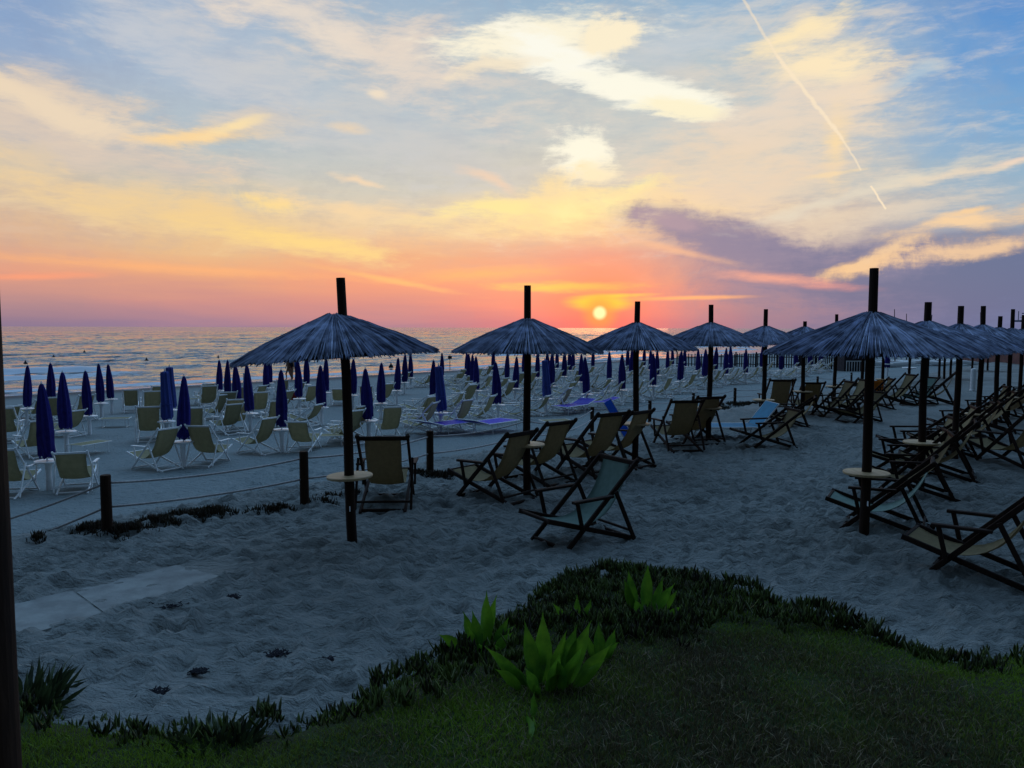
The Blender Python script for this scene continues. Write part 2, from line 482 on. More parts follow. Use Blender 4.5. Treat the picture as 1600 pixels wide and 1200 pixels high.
EDGE_X = [-9, -6, -3.9, -3.3, -2.5, -1.9, -1.35, -1.0, -.45, .05, .55, 1.1, 1.7, 2.3, 2.8, 3.15, 3.5, 4.3, 7, 12]
EDGE_Y = [5.6, 5.4, 5.25, 5.0, 4.72, 4.66, 4.76, 5.15, 5.9, 6.75, 7.5, 7.85, 7.8, 7.2, 6.5, 5.95, 5.75, 5.85, 5.6, 5.4]


def lawn_inside(x, y):
    e = np.interp(x, EDGE_X, EDGE_Y) + 0.22 * fbm(np.asarray(x) * 1.6, np.asarray(y) * 0 + 3.3, 90, 3)
    return e - y


def coarse_z(x, y):
    d = dist_fence(x, y)
    z = -0.75 * sstep((d - 0.5) / 2.8) - 0.02 * np.maximum(d - 3, 0) - 0.06 * np.maximum(d - 43, 0)
    z = np.maximum(z, -9)
    ins = lawn_inside(x, y)
    z = z + 0.17 * (1 - np.exp(-np.maximum(ins, 0) / .35)) + 0.02 * np.maximum(ins, 0)
    z = z + 0.035 * np.exp(-(d / 0.7) ** 2)
    return z


def gz(x, y):
    return float(coarse_z(np.array([float(x)]), np.array([float(y)]))[0])


def at(px, py, h=0.0):
    """point h above the ground seen at this place of the photo"""
    d = ray(px, py)
    lo = 2.0
    t = lo
    while t < 400:
        p = Vector((0, 0, CAM_Z)) + d * t
        if p.z <= gz(p.x, p.y) + h:
            break
        t *= 1.01
    a, b = t / 1.01, t
    for _ in range(16):
        c = (a + b) / 2
        p = Vector((0, 0, CAM_Z)) + d * c
        if p.z <= gz(p.x, p.y) + h:
            b = c
        else:
            a = c
    p = Vector((0, 0, CAM_Z)) + d * b
    return p.x, p.y


def lines(spec):
    out = [spec[0][0]]
    for a, b, step in spec:
        n = max(1, int(round((b - a) / step)))
        out += list(np.linspace(a, b, n + 1)[1:])
    return np.array(out)


def mesh_np(name, verts, faces, mat, parent=None, smooth=True, tint=None):
    me = bpy.data.meshes.new(name)
    verts = np.asarray(verts, dtype=np.float32)
    faces = np.asarray(faces, dtype=np.int32)
    k = faces.shape[1]
    me.vertices.add(len(verts)); me.vertices.foreach_set('co', verts.ravel())
    me.loops.add(faces.size); me.loops.foreach_set('vertex_index', faces.ravel())
    me.polygons.add(len(faces))
    me.polygons.foreach_set('loop_start', np.arange(0, faces.size, k, dtype=np.int32))
    me.polygons.foreach_set('loop_total', np.full(len(faces), k, dtype=np.int32))
    me.polygons.foreach_set('use_smooth', np.full(len(faces), smooth))
    me.update(calc_edges=True)
    if tint is not None:
        a = me.attributes.new('tint', 'FLOAT', 'POINT')
        a.data.foreach_set('value', np.asarray(tint, dtype=np.float32))
    me.materials.append(mat)
    o = bpy.data.objects.new(name, me)
    COL.objects.link(o)
    if parent:
        o.parent = parent
    return o


def gridfaces(nx, ny):
    i = np.arange(nx - 1)[None, :] + np.arange(ny - 1)[:, None] * nx
    i = i.ravel()
    return np.stack([i, i + 1, i + 1 + nx, i + nx], 1)


def structure(o, kind='structure'):
    o['kind'] = kind
    return o


xs = lines([(-400, -120, 20), (-120, -40, 3), (-40, -14, .6), (-14, -6, .14), (-6, 9, .045), (9, 16, .14), (16, 40, .6), (40, 120, 3), (120, 2400, 60)])
ys = lines([(-60, 0, 10), (0, 4, .25), (4, 13, .045), (13, 20, .08), (20, 40, .3), (40, 120, 1.5), (120, 400, 10), (400, 3000, 80)])
X, Y = np.meshgrid(xs, ys)
Z = coarse_z(X, Y)
D = dist_fence(X, Y)
fade_lawn = np.clip(1 - lawn_inside(X, Y) * 3, 0.15, 1)
near = (.35 + .65 * sstep((3 - D) / 2)) * sstep((45 - Y) / 15) * sstep((24 - np.abs(X)) / 6)
amp = near * fade_lawn
# trodden sand: soft crests plus footprints
wx = X + .25 * fbm(X * 1.3, Y * 1.3, 3); wy = Y + .25 * fbm(X * 1.3, Y * 1.3, 5)
r1 = 1 - np.abs(2 * (fbm(wx * 2.1, wy * 4.4, 21, 2, .4)) * 2.2)
r2 = 1 - np.abs(2 * (fbm(wx * 4.0, wy * 8.2, 31, 2, .35)) * 2.2)
SLAB_A, SLAB_B = at(-60, 990), at(310, 893)
_dx, _dy = SLAB_B[0] - SLAB_A[0], SLAB_B[1] - SLAB_A[1]
_t = np.clip(((X - SLAB_A[0]) * _dx + (Y - SLAB_A[1]) * _dy) / (_dx ** 2 + _dy ** 2), 0, 1)
slab_d = np.hypot(X - SLAB_A[0] - _t * _dx, Y - SLAB_A[1] - _t * _dy)
calm = .12 + .88 * sstep((slab_d - .32) / .25)
fade_lawn = fade_lawn * calm
amp = amp * calm
Z = Z + amp * (0.070 * r1 * np.abs(r1) + 0.042 * r2 * np.abs(r2) + 0.06 * fbm(X * .5, Y * .5, 41) + .006 * fbm(X * 8, Y * 11, 55, 2))
feet = []
for _ in range(4200):
    fx = random.uniform(-6, 9); fy = random.uniform(4.4, 20)
    feet.append((fx, fy, random.uniform(0, math.pi), random.uniform(.7, 1.3)))
for fx, fy, fa, fs in feet:
    i0, i1 = np.searchsorted(xs, (fx - .3, fx + .3)); j0, j1 = np.searchsorted(ys, (fy - .3, fy + .3))
    if i1 <= i0 or j1 <= j0:
        continue
    dx = X[j0:j1, i0:i1] - fx; dy = Y[j0:j1, i0:i1] - fy
    a = dx * math.cos(fa) + dy * math.sin(fa); b = -dx * math.sin(fa) + dy * math.cos(fa)
    q = (a / (.13 * fs)) ** 2 + (b / (.07 * fs)) ** 2
    Z[j0:j1, i0:i1] += fade_lawn[j0:j1, i0:i1] * .034 * fs * (np.exp(-((np.sqrt(q) - 1.35) / .4) ** 2) * .55 - np.exp(-q * 1.2) * .9)


Z -= .07 * np.clip(lawn_inside(X, Y) * 6 - .3, 0, 1)


def sand_mat():
    m = bpy.data.materials.new('sand')
    m.use_nodes = True
    t = m.node_tree; N = Net(t)
    p = t.nodes['Principled BSDF']
    p.inputs['Roughness'].default_value = .95
    p.inputs['Specular IOR Level'].default_value = .1
    g = N.node('ShaderNodeNewGeometry')
    P = g.outputs['Position']
    c = N.mix(N.smooth(N.noise(P, .5, 5, .6), .3, .7), (0.185, 0.20, 0.20, 1), (0.26, 0.28, 0.28, 1))
    c = N.mix(N.smooth(N.noise(P, 3.5, 6, .65), .62, .74, 0, .5), c, (0.10, 0.10, 0.10, 1))
    dt = N.node('ShaderNodeVectorMath', operation='DOT_PRODUCT')
    N.put(dt.inputs[0], P); dt.inputs[1].default_value = (NRM[0], NRM[1], 0)
    dd = N.m('SUBTRACT', dt.outputs['Value'], P0[0] * NRM[0] + P0[1] * NRM[1])
    # pale firm sand of the lower beach, then wet sand at the water
    c = N.mix(N.smooth(dd, 1.5, 5.0, 0, .75), c, (0.23, 0.28, 0.30, 1))
    wet = N.smooth(N.m('ADD', dd, N.m('MULTIPLY', N.noise(P, .3, 3), 2.0)), 38.5, 43, 0, 1)
    c = N.mix(wet, c, (0.11, 0.105, 0.11, 1))
    N.put(p.inputs['Base Color'], c)
    N.put(p.inputs['Roughness'], N.smooth(N.m('ADD', dd, N.noise(P, .4, 3)), 41.5, 44, .95, .35))
    b = N.node('ShaderNodeBump'); b.inputs['Strength'].default_value = 1.0; b.inputs['Distance'].default_value = .10
    N.put(b.inputs['Height'], N.noise(N.mapping(P, scale=(1, 2.2, 1)), 8.0, 6, .62))
    b2 = N.node('ShaderNodeBump'); b2.inputs['Strength'].default_value = 1.0; b2.inputs['Distance'].default_value = .05
    N.put(b2.inputs['Height'], N.noise(P, 2.2, 4, .6)); N.put(b2.inputs['Normal'], b.outputs[0])
    N.put(p.inputs['Normal'], b2.outputs[0])
    return m


M['sand'] = sand_mat()
structure(mesh_np('beach_sand', np.stack([X, Y, Z], -1).reshape(-1, 3), gridfaces(len(xs), len(ys)), M['sand']))


# ------------------------------------------------------------------ sea: grid along and across the shore
def sea_mat():
    m = bpy.data.materials.new('sea_water')
    m.use_nodes = True
    t = m.node_tree; N = Net(t)
    p = t.nodes['Principled BSDF']
    p.inputs['Base Color'].default_value = (0.13, 0.15, 0.18, 1)
    p.inputs['Roughness'].default_value = .10
    p.inputs['IOR'].default_value = 1.33
    g = N.node('ShaderNodeNewGeometry'); P = g.outputs['Position']
    v = N.mapping(P, rot=(0, 0, -math.atan2(DIR[1], DIR[0])))
    v1 = N.mapping(v, scale=(.42, 1.0, 1))

    def slope(scale, k, det):
        c = N.noise(v1, scale, det, .6, .3, color=True)
        q = N.node('ShaderNodeVectorMath', operation='SUBTRACT'); N.put(q.inputs[0], c); q.inputs[1].default_value = (.5, .5, .5)
        w_ = N.node('ShaderNodeVectorMath', operation='SCALE'); N.put(w_.inputs[0], q.outputs[0]); w_.inputs[3].default_value = k
        return w_.outputs[0]

    def vadd(a_, b_):
        q = N.node('ShaderNodeVectorMath', operation='ADD'); N.put(q.inputs[0], a_); N.put(q.inputs[1], b_)
        return q.outputs[0]
    sl = vadd(vadd(vadd(slope(2.2, 2.2, 5), slope(.6, 2.8, 3)), slope(.12, 1.7, 3)), slope(.03, 1.0, 3))
    sx = N.node('ShaderNodeSeparateXYZ'); N.put(sx.inputs[0], sl)

    def vscale(vec, f_):
        q = N.node('ShaderNodeVectorMath', operation='SCALE'); q.inputs[0].default_value = vec; N.put(q.inputs[3], f_)
        return q.outputs[0]
    nn = vadd(vadd(g.outputs['Normal'], vscale((DIR[0] * .6, DIR[1] * .6, 0), sx.outputs[0])), vscale((NRM[0], NRM[1], 0), sx.outputs[1]))
    nz_ = N.node('ShaderNodeVectorMath', operation='NORMALIZE'); N.put(nz_.inputs[0], nn)
    N.put(p.inputs['Normal'], nz_.outputs[0])
    at_ = N.node('ShaderNodeAttribute'); at_.attribute_name = 'tint'
    f = N.smooth(N.m('ADD', at_.outputs['Fac'], N.m('MULTIPLY', N.m('SUBTRACT', N.noise(v1, 3.0, 6, .65), .5), 1.2)), .42, .75, 0, .9)
    foam = N.node('ShaderNodeBsdfDiffuse'); foam.inputs[0].default_value = (0.62, 0.68, 0.78, 1)
    mx = N.node('ShaderNodeMixShader'); N.put(mx.inputs[0], f)
    t.links.new(p.outputs[0], mx.inputs[1]); t.links.new(foam.outputs[0], mx.inputs[2])
    t.links.new(mx.outputs[0], t.nodes['Material Output'].inputs[0])
    return m


M['sea'] = sea_mat()
ds = lines([(38, 100, .25), (100, 240, .55), (240, 700, 2.0), (700, 2000, 40), (2000, 22000, 900)])
ss = lines([(-20000, -1500, 1500), (-1500, -500, 50), (-500, -120, 3), (-120, 160, .6), (160, 600, 3), (600, 1800, 50), (1800, 22000, 1500)])
SS, DD = np.meshgrid(ss, ds)
SXp = P0[0] + SS * DIR[0] + DD * NRM[0]
SYp = P0[1] + SS * DIR[1] + DD * NRM[1]
SZ = np.full_like(SXp, SEA_Z)
fm = np.zeros_like(SXp)
nearw = sstep((160 - DD) / 70)


def crest(d0, wob, wdt, hgt, seed, cover):
    global SZ, fm
    c = d0 + wob * fbm(SS / 18, SS * 0 + seed, seed, 3) * 2
    q = DD - c
    win = sstep((vnoise(SS / 13 + seed * 3.1, SS * 0 + seed, seed + 7) - (1 - cover)) / .3)
    prof = np.where(q < 0, np.exp(-(q / (wdt * .45)) ** 2), np.exp(-(q / (wdt * 1.5)) ** 2))
    SZ += hgt * prof * (.35 + .65 * win)
    fm[:] = np.maximum(fm, win * np.exp(-((q + wdt * .35) / (wdt * .8)) ** 2) * 1.0)


crest(48, 1.6, 1.0, .10, 1, .35)
crest(53, 2.0, 1.3, .22, 2, .35)
crest(60, 2.5, 1.6, .30, 3, .30)
crest(67, 3.0, 2.0, .42, 4, .50)
crest(78, 3.0, 1.9, .28, 5, .12)
for i_ in range(9):
    crest(88 + 9 * i_ + (i_ % 3) * 2, 6, 2.0 + .2 * i_, .16, 20 + i_, .02)


def ridged(a, b, seed):
    n_ = vnoise(a, b, seed) + .45 * vnoise(a * 2.1, b * 2.1, seed + 3) - .72
    return 1 - np.abs(n_) * 2.2


surf = sstep((DD - 44) / 22)
warp_ = 2.0 * fbm(SS * .05, DD * .05, 77, 2)
choppy = .19 * ridged(SS * .10 + warp_ * .2, DD * .30 + warp_, 61) + .13 * ridged(SS * .30, DD * .75, 71)
SZ += (surf * .9 + .1) * sstep((420 - DD) / 200) * choppy + .05 * nearw * fbm(SS * 1.1, DD * 2.2, 73, 2)
SZ += sstep((DD - 120) / 200) * sstep((900 - DD) / 300) * 0.38 * ridged(SS * .035, DD * .11 + warp_ * .5, 91)
SZ -= .10
fm = np.maximum(fm, np.exp(-((DD - 44.6 - 1.2 * fbm(SS / 7, SS * 0, 80, 3)) / .55) ** 2) * .8)
structure(mesh_np('sea', np.stack([SXp, SYp, SZ], -1).reshape(-1, 3), gridfaces(len(ss), len(ds))[:, ::-1].copy(), M['sea'], tint=fm.ravel()))


# ------------------------------------------------------------------ mesh builder
class MB:
    def __init__(s):
        s.v, s.f = [], []

    def loft(s, rings, closed=True, cap=True):
        n = len(rings[0]); b = len(s.v)
        for r in rings:
            s.v += [tuple(p) for p in r]
        for k in range(len(rings) - 1):
            for i in range(n if closed else n - 1):
                j = (i + 1) % n
                s.f.append((b + k * n + i, b + k * n + j, b + (k + 1) * n + j, b + (k + 1) * n + i))
        if cap:
            s.f.append(tuple(b + i for i in reversed(range(n))))
            s.f.append(tuple(b + (len(rings) - 1) * n + i for i in range(n)))

    def bar(s, p0, p1, w, t, up=(0, 0, 1), ch=.2):
        """chamfered bar from p0 to p1: w across (sideways), t along 'up'"""
        p0, p1 = Vector(p0), Vector(p1)
        d = (p1 - p0).normalized()
        u = Vector(up)
        if abs(d.dot(u)) > .99:
            u = Vector((1, 0, 0))
        x = d.cross(u).normalized(); y = x.cross(d).normalized()
        c = min(w, t) * ch
        pts = [(w / 2 - c, t / 2), (w / 2, t / 2 - c), (w / 2, -t / 2 + c), (w / 2 - c, -t / 2), (-w / 2 + c, -t / 2), (-w / 2, -t / 2 + c), (-w / 2, t / 2 - c), (-w / 2 + c, t / 2)]
        pts = pts[::-1]
        s.loft([[p + x * a + y * b for a, b in pts] for p in (p0, p1)])

    def tube(s, pts, r, n=8, cap=True):
        pts = [Vector(p) for p in pts]
        rings = []
        for i, p in enumerate(pts):
            d = (pts[min(i + 1, len(pts) - 1)] - pts[max(i - 1, 0)]).normalized()
            u = Vector((0, 0, 1)) if abs(d.z) < .9 else Vector((1, 0, 0))
            x = d.cross(u).normalized(); y = x.cross(d)
            rr = r[i] if isinstance(r, (list, tuple)) else r
            rings.append([p + (x * math.cos(-2 * math.pi * k / n) + y * math.sin(-2 * math.pi * k / n)) * rr for k in range(n)])
        s.loft(rings, cap=cap)

    def lathe(s, prof, n=32, c=(0, 0)):
        s.loft([[(c[0] + r * math.cos(2 * math.pi * k / n), c[1] + r * math.sin(2 * math.pi * k / n), z) for k in range(n)] for r, z in prof])

    def mesh(s, name, mat, smooth=False):
        me = bpy.data.meshes.new(name)
        me.from_pydata(s.v, [], s.f)
        if smooth:
            me.polygons.foreach_set('use_smooth', [True] * len(me.polygons))
        me.materials.append(mat)
        me.update()
        return me

    def build(s, name, mat, parent=None, smooth=False):
        o = bpy.data.objects.new(name, s.mesh(name, mat, smooth))
        COL.objects.link(o)
        if parent:
            o.parent = parent
        return o


def thing(name, label, cat, loc=(0, 0, 0), rz=0.0, group=None):
    o = bpy.data.objects.new(name, None)
    o.empty_display_size = .1
    COL.objects.link(o)
    o.location = loc
    o.rotation_euler = (0, 0, rz)
    o['label'] = label; o['category'] = cat
    if group:
        o['group'] = group
    return o


def dup(root, label, loc, rot=(0, 0, 0), scale=1.0, group=None):
    r = root.copy(); COL.objects.link(r)
    r.location = loc; r.rotation_euler = rot
    r.scale = (scale,) * 3 if isinstance(scale, (int, float)) else scale
    r['label'] = label
    if group:
        r['group'] = group
    for ch in list(root.children):
        c = ch.copy(); COL.objects.link(c); c.parent = r
        for g in list(ch.children):
            d = g.copy(); COL.objects.link(d); d.parent = c
    return r


class Kind:
    """first use moves the prototype, later uses copy it"""
    def __init__(s, proto):
        s.proto = proto; s.used = False

    def place(s, label, loc, rot=(0, 0, 0), scale=1.0, group=None):
        if s.used:
            return dup(s.proto, label, loc, rot, scale, group)
        s.used = True
        r = s.proto
        r.location = loc; r.rotation_euler = rot
        r.scale = (scale,) * 3 if isinstance(scale, (int, float)) else scale
        r['label'] = label
        if group:
            r['group'] = group
        return r


ORD = ['', 'first', 'second', 'third', 'fourth', 'fifth', 'sixth', 'seventh', 'eighth', 'ninth', 'tenth', 'eleventh', 'twelfth', 'thirteenth', 'fourteenth',
       'fifteenth', 'sixteenth', 'seventeenth', 'eighteenth', 'nineteenth', 'twentieth']


def ordinal(n):
    if n <= 20:
        return ORD[n]
    tens = {2: 'twenty', 3: 'thirty', 4: 'forty', 5: 'fifty', 6: 'sixty', 7: 'seventy'}
    if n % 10 == 0:
        return tens[n // 10][:-1] + 'ieth'
    return tens[n // 10] + '-' + ORD[n % 10]


# ------------------------------------------------------------------ deckchair (sitter faces +x)
def deckchair(name, label, wood, cloth, hw=.33, t=.056, w=.034, arms=True, full=True, lean=0.0, inset=.06):
    root = thing(name, label, 'deckchair')
    top = (-.58 - lean * .5, 1.04 - lean * .55)
    foot = (.40, .015)
    fr = (.60, .40); rr = (-.66, .03)
    def A(u): return foot[0] + (top[0] - foot[0]) * u, foot[1] + (top[1] - foot[1]) * u
    def B(u): return fr[0] + (rr[0] - fr[0]) * u, fr[1] + (rr[1] - fr[1]) * u
    hi = hw - w - .004
    full_mb = MB()
    back = MB() if full else full_mb
    for s_ in (-1, 1):
        back.bar((foot[0], s_ * hw, foot[1]), (top[0], s_ * hw, top[1]), w, t)
        ex = A(1.0)
        back.tube([(ex[0] + .012, s_ * hw, ex[1] - .014), (ex[0] - .012, s_ * hw, ex[1] + .016)], [t * .62, t * .42], 8)
    b_ = A(.965); back.bar((b_[0], -hw + w / 2 + .002, b_[1]), (b_[0], hw - w / 2 - .002, b_[1]), t * .8, t * 1.0)
    b_ = A(.03); back.bar((b_[0], -hw + w / 2 + .002, b_[1]), (b_[0], hw - w / 2 - .002, b_[1]), t * .6, t * .8)
    seat = MB() if full else full_mb
    for s_ in (-1, 1):
        seat.bar((fr[0], s_ * hi, fr[1]), (rr[0], s_ * hi, rr[1]), w, t)
    for u in (.02, .94):
        b_ = B(u); seat.bar((b_[0], -hi + w / 2 + .002, b_[1]), (b_[0], hi - w / 2 - .002, b_[1]), t * .7, t * .7)
    prop = MB() if full else full_mb
    ho = hw + w + .003
    pa = A(.66); pb = B(.93)
    for s_ in (-1, 1):
        prop.bar((pa[0], s_ * ho, pa[1]), (pb[0], s_ * ho, pb[1]), w * .9, t * .85)
    b_ = (pb[0] + .03, pb[1] + .1); prop.bar((b_[0], -ho + w / 2, b_[1]), (b_[0], ho - w / 2, b_[1]), t * .5, t * .5)
    if full:
        back.build('back_frame', wood, root); seat.build('seat_frame', wood, root); prop.build('prop_frame', wood, root)
    if arms:
        for s_ in (-1, 1):
            arm = MB() if full else full_mb
            y = s_ * (ho + w * .2)
            arm.bar((A(.56)[0] - .05, y, .60), (.32, y, .585), w * 2.0, t * .55)
            cx = .20
            arm.bar((cx - .02, s_ * (ho - .002), .24), (cx + .06, s_ * (ho - .002), .578), w * .9, t * .8)
            if full:
                arm.build('armrest', wood, root)
    if not full:
        full_mb.build('frame', wood, root)
    # sling: hangs from the top bar to the front bar
    c = MB(); n = 14; hwc = hw - w - inset
    p0 = Vector((A(.955)[0], A(.955)[1])); p3 = Vector(B(.03)) + Vector((0, .012))
    p1 = p0 + Vector((.20, -.62)); p2 = Vector((-.02, .12))
    up, lo = [], []
    for i in range(n + 1):
        u = i / n
        q = p0 * (1 - u) ** 3 + p1 * 3 * u * (1 - u) ** 2 + p2 * 3 * u * u * (1 - u) + p3 * u ** 3
        wv = hwc + .004 * math.sin(u * 19)
        sag = .022 * math.sin(math.pi * u)
        up.append([(q.x - sag * (1 - (k / 3) ** 2), wv * k / 3, q.y - sag * (1 - (k / 3) ** 2)) for k in range(-3, 4)])
        lo.append([(a - .004, b, z - .004) for a, b, z in up[-1]])
    for rows, flip in ((up, False), (lo, True)):
        b0 = len(c.v)
        for r in rows:
            c.v += r
        for i in range(n):
            for k in range(6):
                f = (b0 + i * 7 + k, b0 + (i + 1) * 7 + k, b0 + (i + 1) * 7 + k + 1, b0 + i * 7 + k + 1)
                c.f.append(f[::-1] if flip else f)
    m_ = (n + 1) * 7
    for i in range(n):
        for k in (0, 6):
            c.f.append((i * 7 + k, (i + 1) * 7 + k, m_ + (i + 1) * 7 + k, m_ + i * 7 + k))
    c.build('fabric_sling', cloth, root, smooth=True)
    return root


# ------------------------------------------------------------------ straw parasol
def reed_canopy(rad, rim, top, seed, droop=.0):
    rg = np.random.default_rng(seed)
    V_, F_, T_ = [], [], []
    cm = MB()
    # underlying woven cone
    prof = [(rad * .93, rim + .03), (rad * .6, rim + (top - rim) * .40), (rad * .25, rim + (top - rim) * .74), (.10, top - .01)]
    inner = [(r, z - .035) for r, z in prof]
    cm.lathe(inner[::1] + [(.05, top - .01)] + [(.1, top)][:0] + prof[::-1], 40)
    n = 1000
    for k in range(n):
        a = 2 * math.pi * (k + rg.uniform(-.6, .6)) / n
        r1 = rad * (1 + rg.normal(0, .010)) if k % 3 else rad * rg.uniform(.90, 1.0)
        r0 = rg.uniform(.06, .12) if k % 2 else rg.uniform(.15, .5) * rad
        da = rg.normal(0, .016)
        lift = rg.uniform(.0, .028)
        w = rg.uniform(.0045, .0095)
        pts = []
        for u in (0, .33, .66, 1.0):
            r = r0 + (r1 - r0) * u
            t_ = r / rad
            z = rim + (top - rim) * (1 - t_) * (1 + .10 * t_) + lift + .012 * math.sin(5 * u + k)
            aa = a + da * u
            z -= .02 * (u == 1.0)
            pts.append((aa, r, z, w * (1.0 if u < 1 else .45)))
        b = len(V_)
        T_ += [float(np.clip(rg.beta(1.7, 2.0), 0, 1))] * 12
        for aa, r, z, ww in pts:
            cs, sn = math.cos(aa), math.sin(aa)
            V_ += [(r * cs - ww * sn, r * sn + ww * cs, z - .004), (r * cs + ww * sn, r * sn - ww * cs, z - .004), (r * cs, r * sn, z + .011)]
        for q in range(3):
            for (i, j) in ((0, 2), (2, 1), (1, 0)):
                F_.append((b + q * 3 + i, b + q * 3 + j, b + q * 3 + 3 + j, b + q * 3 + 3 + i))
    return V_, F_, cm, T_


def straw_parasol(label, px, py, top_y, rim_y, apex_y, half_w, table, seed, tilt=0.0, tag_y=None, group='straw parasols'):
    x, y = at(px, py)
    z = gz(x, y)
    dist = y
    def hz(yy):        # height of a photo row at this distance
        r = ray(px, yy)
        return CAM_Z + r.z / r.y * dist - z
    rad = half_w / FPX * dist
    rim, top, pt = hz(rim_y), hz(apex_y), hz(top_y)
    root = thing('straw_parasol', label, 'parasol', (x, y, z), random.uniform(0, 6), group)
    p = MB()
    pts = [(0.008 * math.sin(k * 1.3 + seed), .008 * math.cos(k * 1.7), -.3 + (pt + .3) * k / 6) for k in range(7)]
    p.tube(pts, [.062, .060, .058, .056, .055, .054, .052], 14)
    p.build('pole', M['pole'], root, smooth=False)
    V_, F_, cm, T_ = reed_canopy(rad, rim, top, seed)
    can = mesh_np('canopy', V_, F_, M['reed'], root, smooth=False, tint=T_)
    cm.build('lining', M['reedcore'], can)
    # underside ribs and ring
    for k in range(8):
        a = k * math.pi / 4
        r_ = MB()
        r_.tube([(.05 * math.cos(a), .05 * math.sin(a), top - .14), (rad * .82 * math.cos(a), rad * .82 * math.sin(a), rim + (top - rim) * .13)], .014, 6)
        r_.build('rib', M['pole'], root)
    if tilt:
        can.rotation_euler = (tilt * .4, tilt, 0)
        root.rotation_euler = (0, tilt * .7, 0)
    if table:
        th = hz(table)
        tb = MB()
        tb.lathe([(.058, th - .032), (.262, th - .032), (.272, th - .026), (.275, th - .008), (.268, th), (.058, th)], 40)
        t_ = tb.build('table_top', M['tablewood'], root)
        cb = MB()
        cb.bar((-.2, 0, th - .052), (.2, 0, th - .052), .05, .035)
        cb.bar((0, -.2, th - .052), (0, .2, th - .052), .048, .033)
        cb.build('bracket', M['pole'], t_)
    if tag_y:
        h = hz(tag_y)
        g = MB(); g.bar((0, -.062, h - .03), (0, -.062, h + .03), .045, .006)
        tg = g.build('number_tag', M['white'], root)
        tg.rotation_euler = (0, 0, -root.rotation_euler[2])
    return root


straws = [
    # label, base x, base y, pole top, rim y, apex y, half width, table y, tag
    ('nearest left straw parasol with tilted canopy, standing beside the single deckchair seen from behind', 551, 850, 434, 558, 490, 158, 742, -.042, 793),
    ('second straw parasol of the left row, between two pairs of wooden deckchairs', 823, 778, 446, 549, 499, 117, 693, .0, 768),
    ('third straw parasol of the left row, just right of the setting sun', 992, 729, 471, 545, 505, 92, 661, .0, None),
    ('fourth straw parasol of the left row, left of the pale blue sunbed', 1107, 695, 476, 539, 505, 84, 636, .0, None),
    ('fifth straw parasol of the left row, right of the pale blue sunbed', 1192, 672, 483, 537, 510, 64, 624, .0, None),
    ('sixth straw parasol of the left row, partly behind the big right parasol', 1253, 652, 502, 538, 511, 62, 611, .0, 631),
    ('seventh straw parasol of the left row, behind left edge of the big right canopy', 1303, 636, 491, 540, 512, 50, 603, .0, None),
    ('eighth straw parasol of the left row, hidden behind the big right canopy', 1346, 624, 500, 541, 514, 46, 597, .0, None),
    ('ninth straw parasol of the left row, only its pole seen under the big canopy', 1378, 614, 512, 542, 515, 42, 592, .0, None),
    ('big straw parasol nearest on the right, with a round wooden table on its pole', 1350, 838, 419, 552, 489, 158, 737, .0, 785),
    ('second straw parasol of the right row, behind the big right one', 1437, 768, 472, 549, 503, 112, 690, .0, None),
    ('third straw parasol of the right row, with a ragged top', 1491, 726, 478, 548, 507, 92, 677, .0, 690),
    ('fourth straw parasol of the right row from the camera', 1527, 692, 478, 547, 508, 82, 646, .0, None),
    ('fifth straw parasol of the right row, short pole tip above the canopy', 1554, 668, 494, 546, 512, 70, 636, .0, None),
    ('sixth straw parasol of the right row, tall thin pole tip', 1574, 654, 483, 546, 513, 62, 620, .0, None),
    ('seventh straw parasol of the right row, at the right edge of the picture', 1592, 641, 492, 545, 514, 56, 611, .0, None),
]
for i, (lb, px, py, ty, ry, ay, hw_, tb, tl, tg) in enumerate(straws):
    straw_parasol(lb, px, py, ty, ry, ay, hw_, tb, i + 3, tl, tg)
# farther bare poles under the big canopy, row going on
for i, (px, py, ty, ry, ay, hw_) in enumerate([(1467, 592, 523, 547, 524, 30), (1475, 592, 521, 548, 522, 30), (1485, 591, 522, 548, 523, 30), (1420, 604, 518, 545, 520, 36), (1449, 597, 520, 546, 521, 33),
                                               (1519, 579, 524, 545, 526, 22), (1543, 579, 524, 545, 526, 22)]):
    straw_parasol('far straw parasol under the right canopies, %s from the left' % ORD[{0: 3, 1: 4, 2: 5, 3: 1, 4: 2, 5: 6, 6: 7}[i]],
                  px, py, ty, ry, ay, hw_, None, 40 + i, group='far straw parasols')

# ------------------------------------------------------------------ wooden deckchairs of the terrace
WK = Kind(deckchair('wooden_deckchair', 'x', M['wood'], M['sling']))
WP = Kind(deckchair('wooden_deckchair', 'x', M['wood'], M['sling_lit'], lean=.12))
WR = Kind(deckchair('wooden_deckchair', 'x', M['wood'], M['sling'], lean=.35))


def put_chair(K, label, px, py, phi, group, sc=1.0, xy=None):
    x, y = xy if xy else at(px, py)
    return K.place(label, (x, y, gz(x, y) - .005), (0, 0, R(phi)), sc, group)


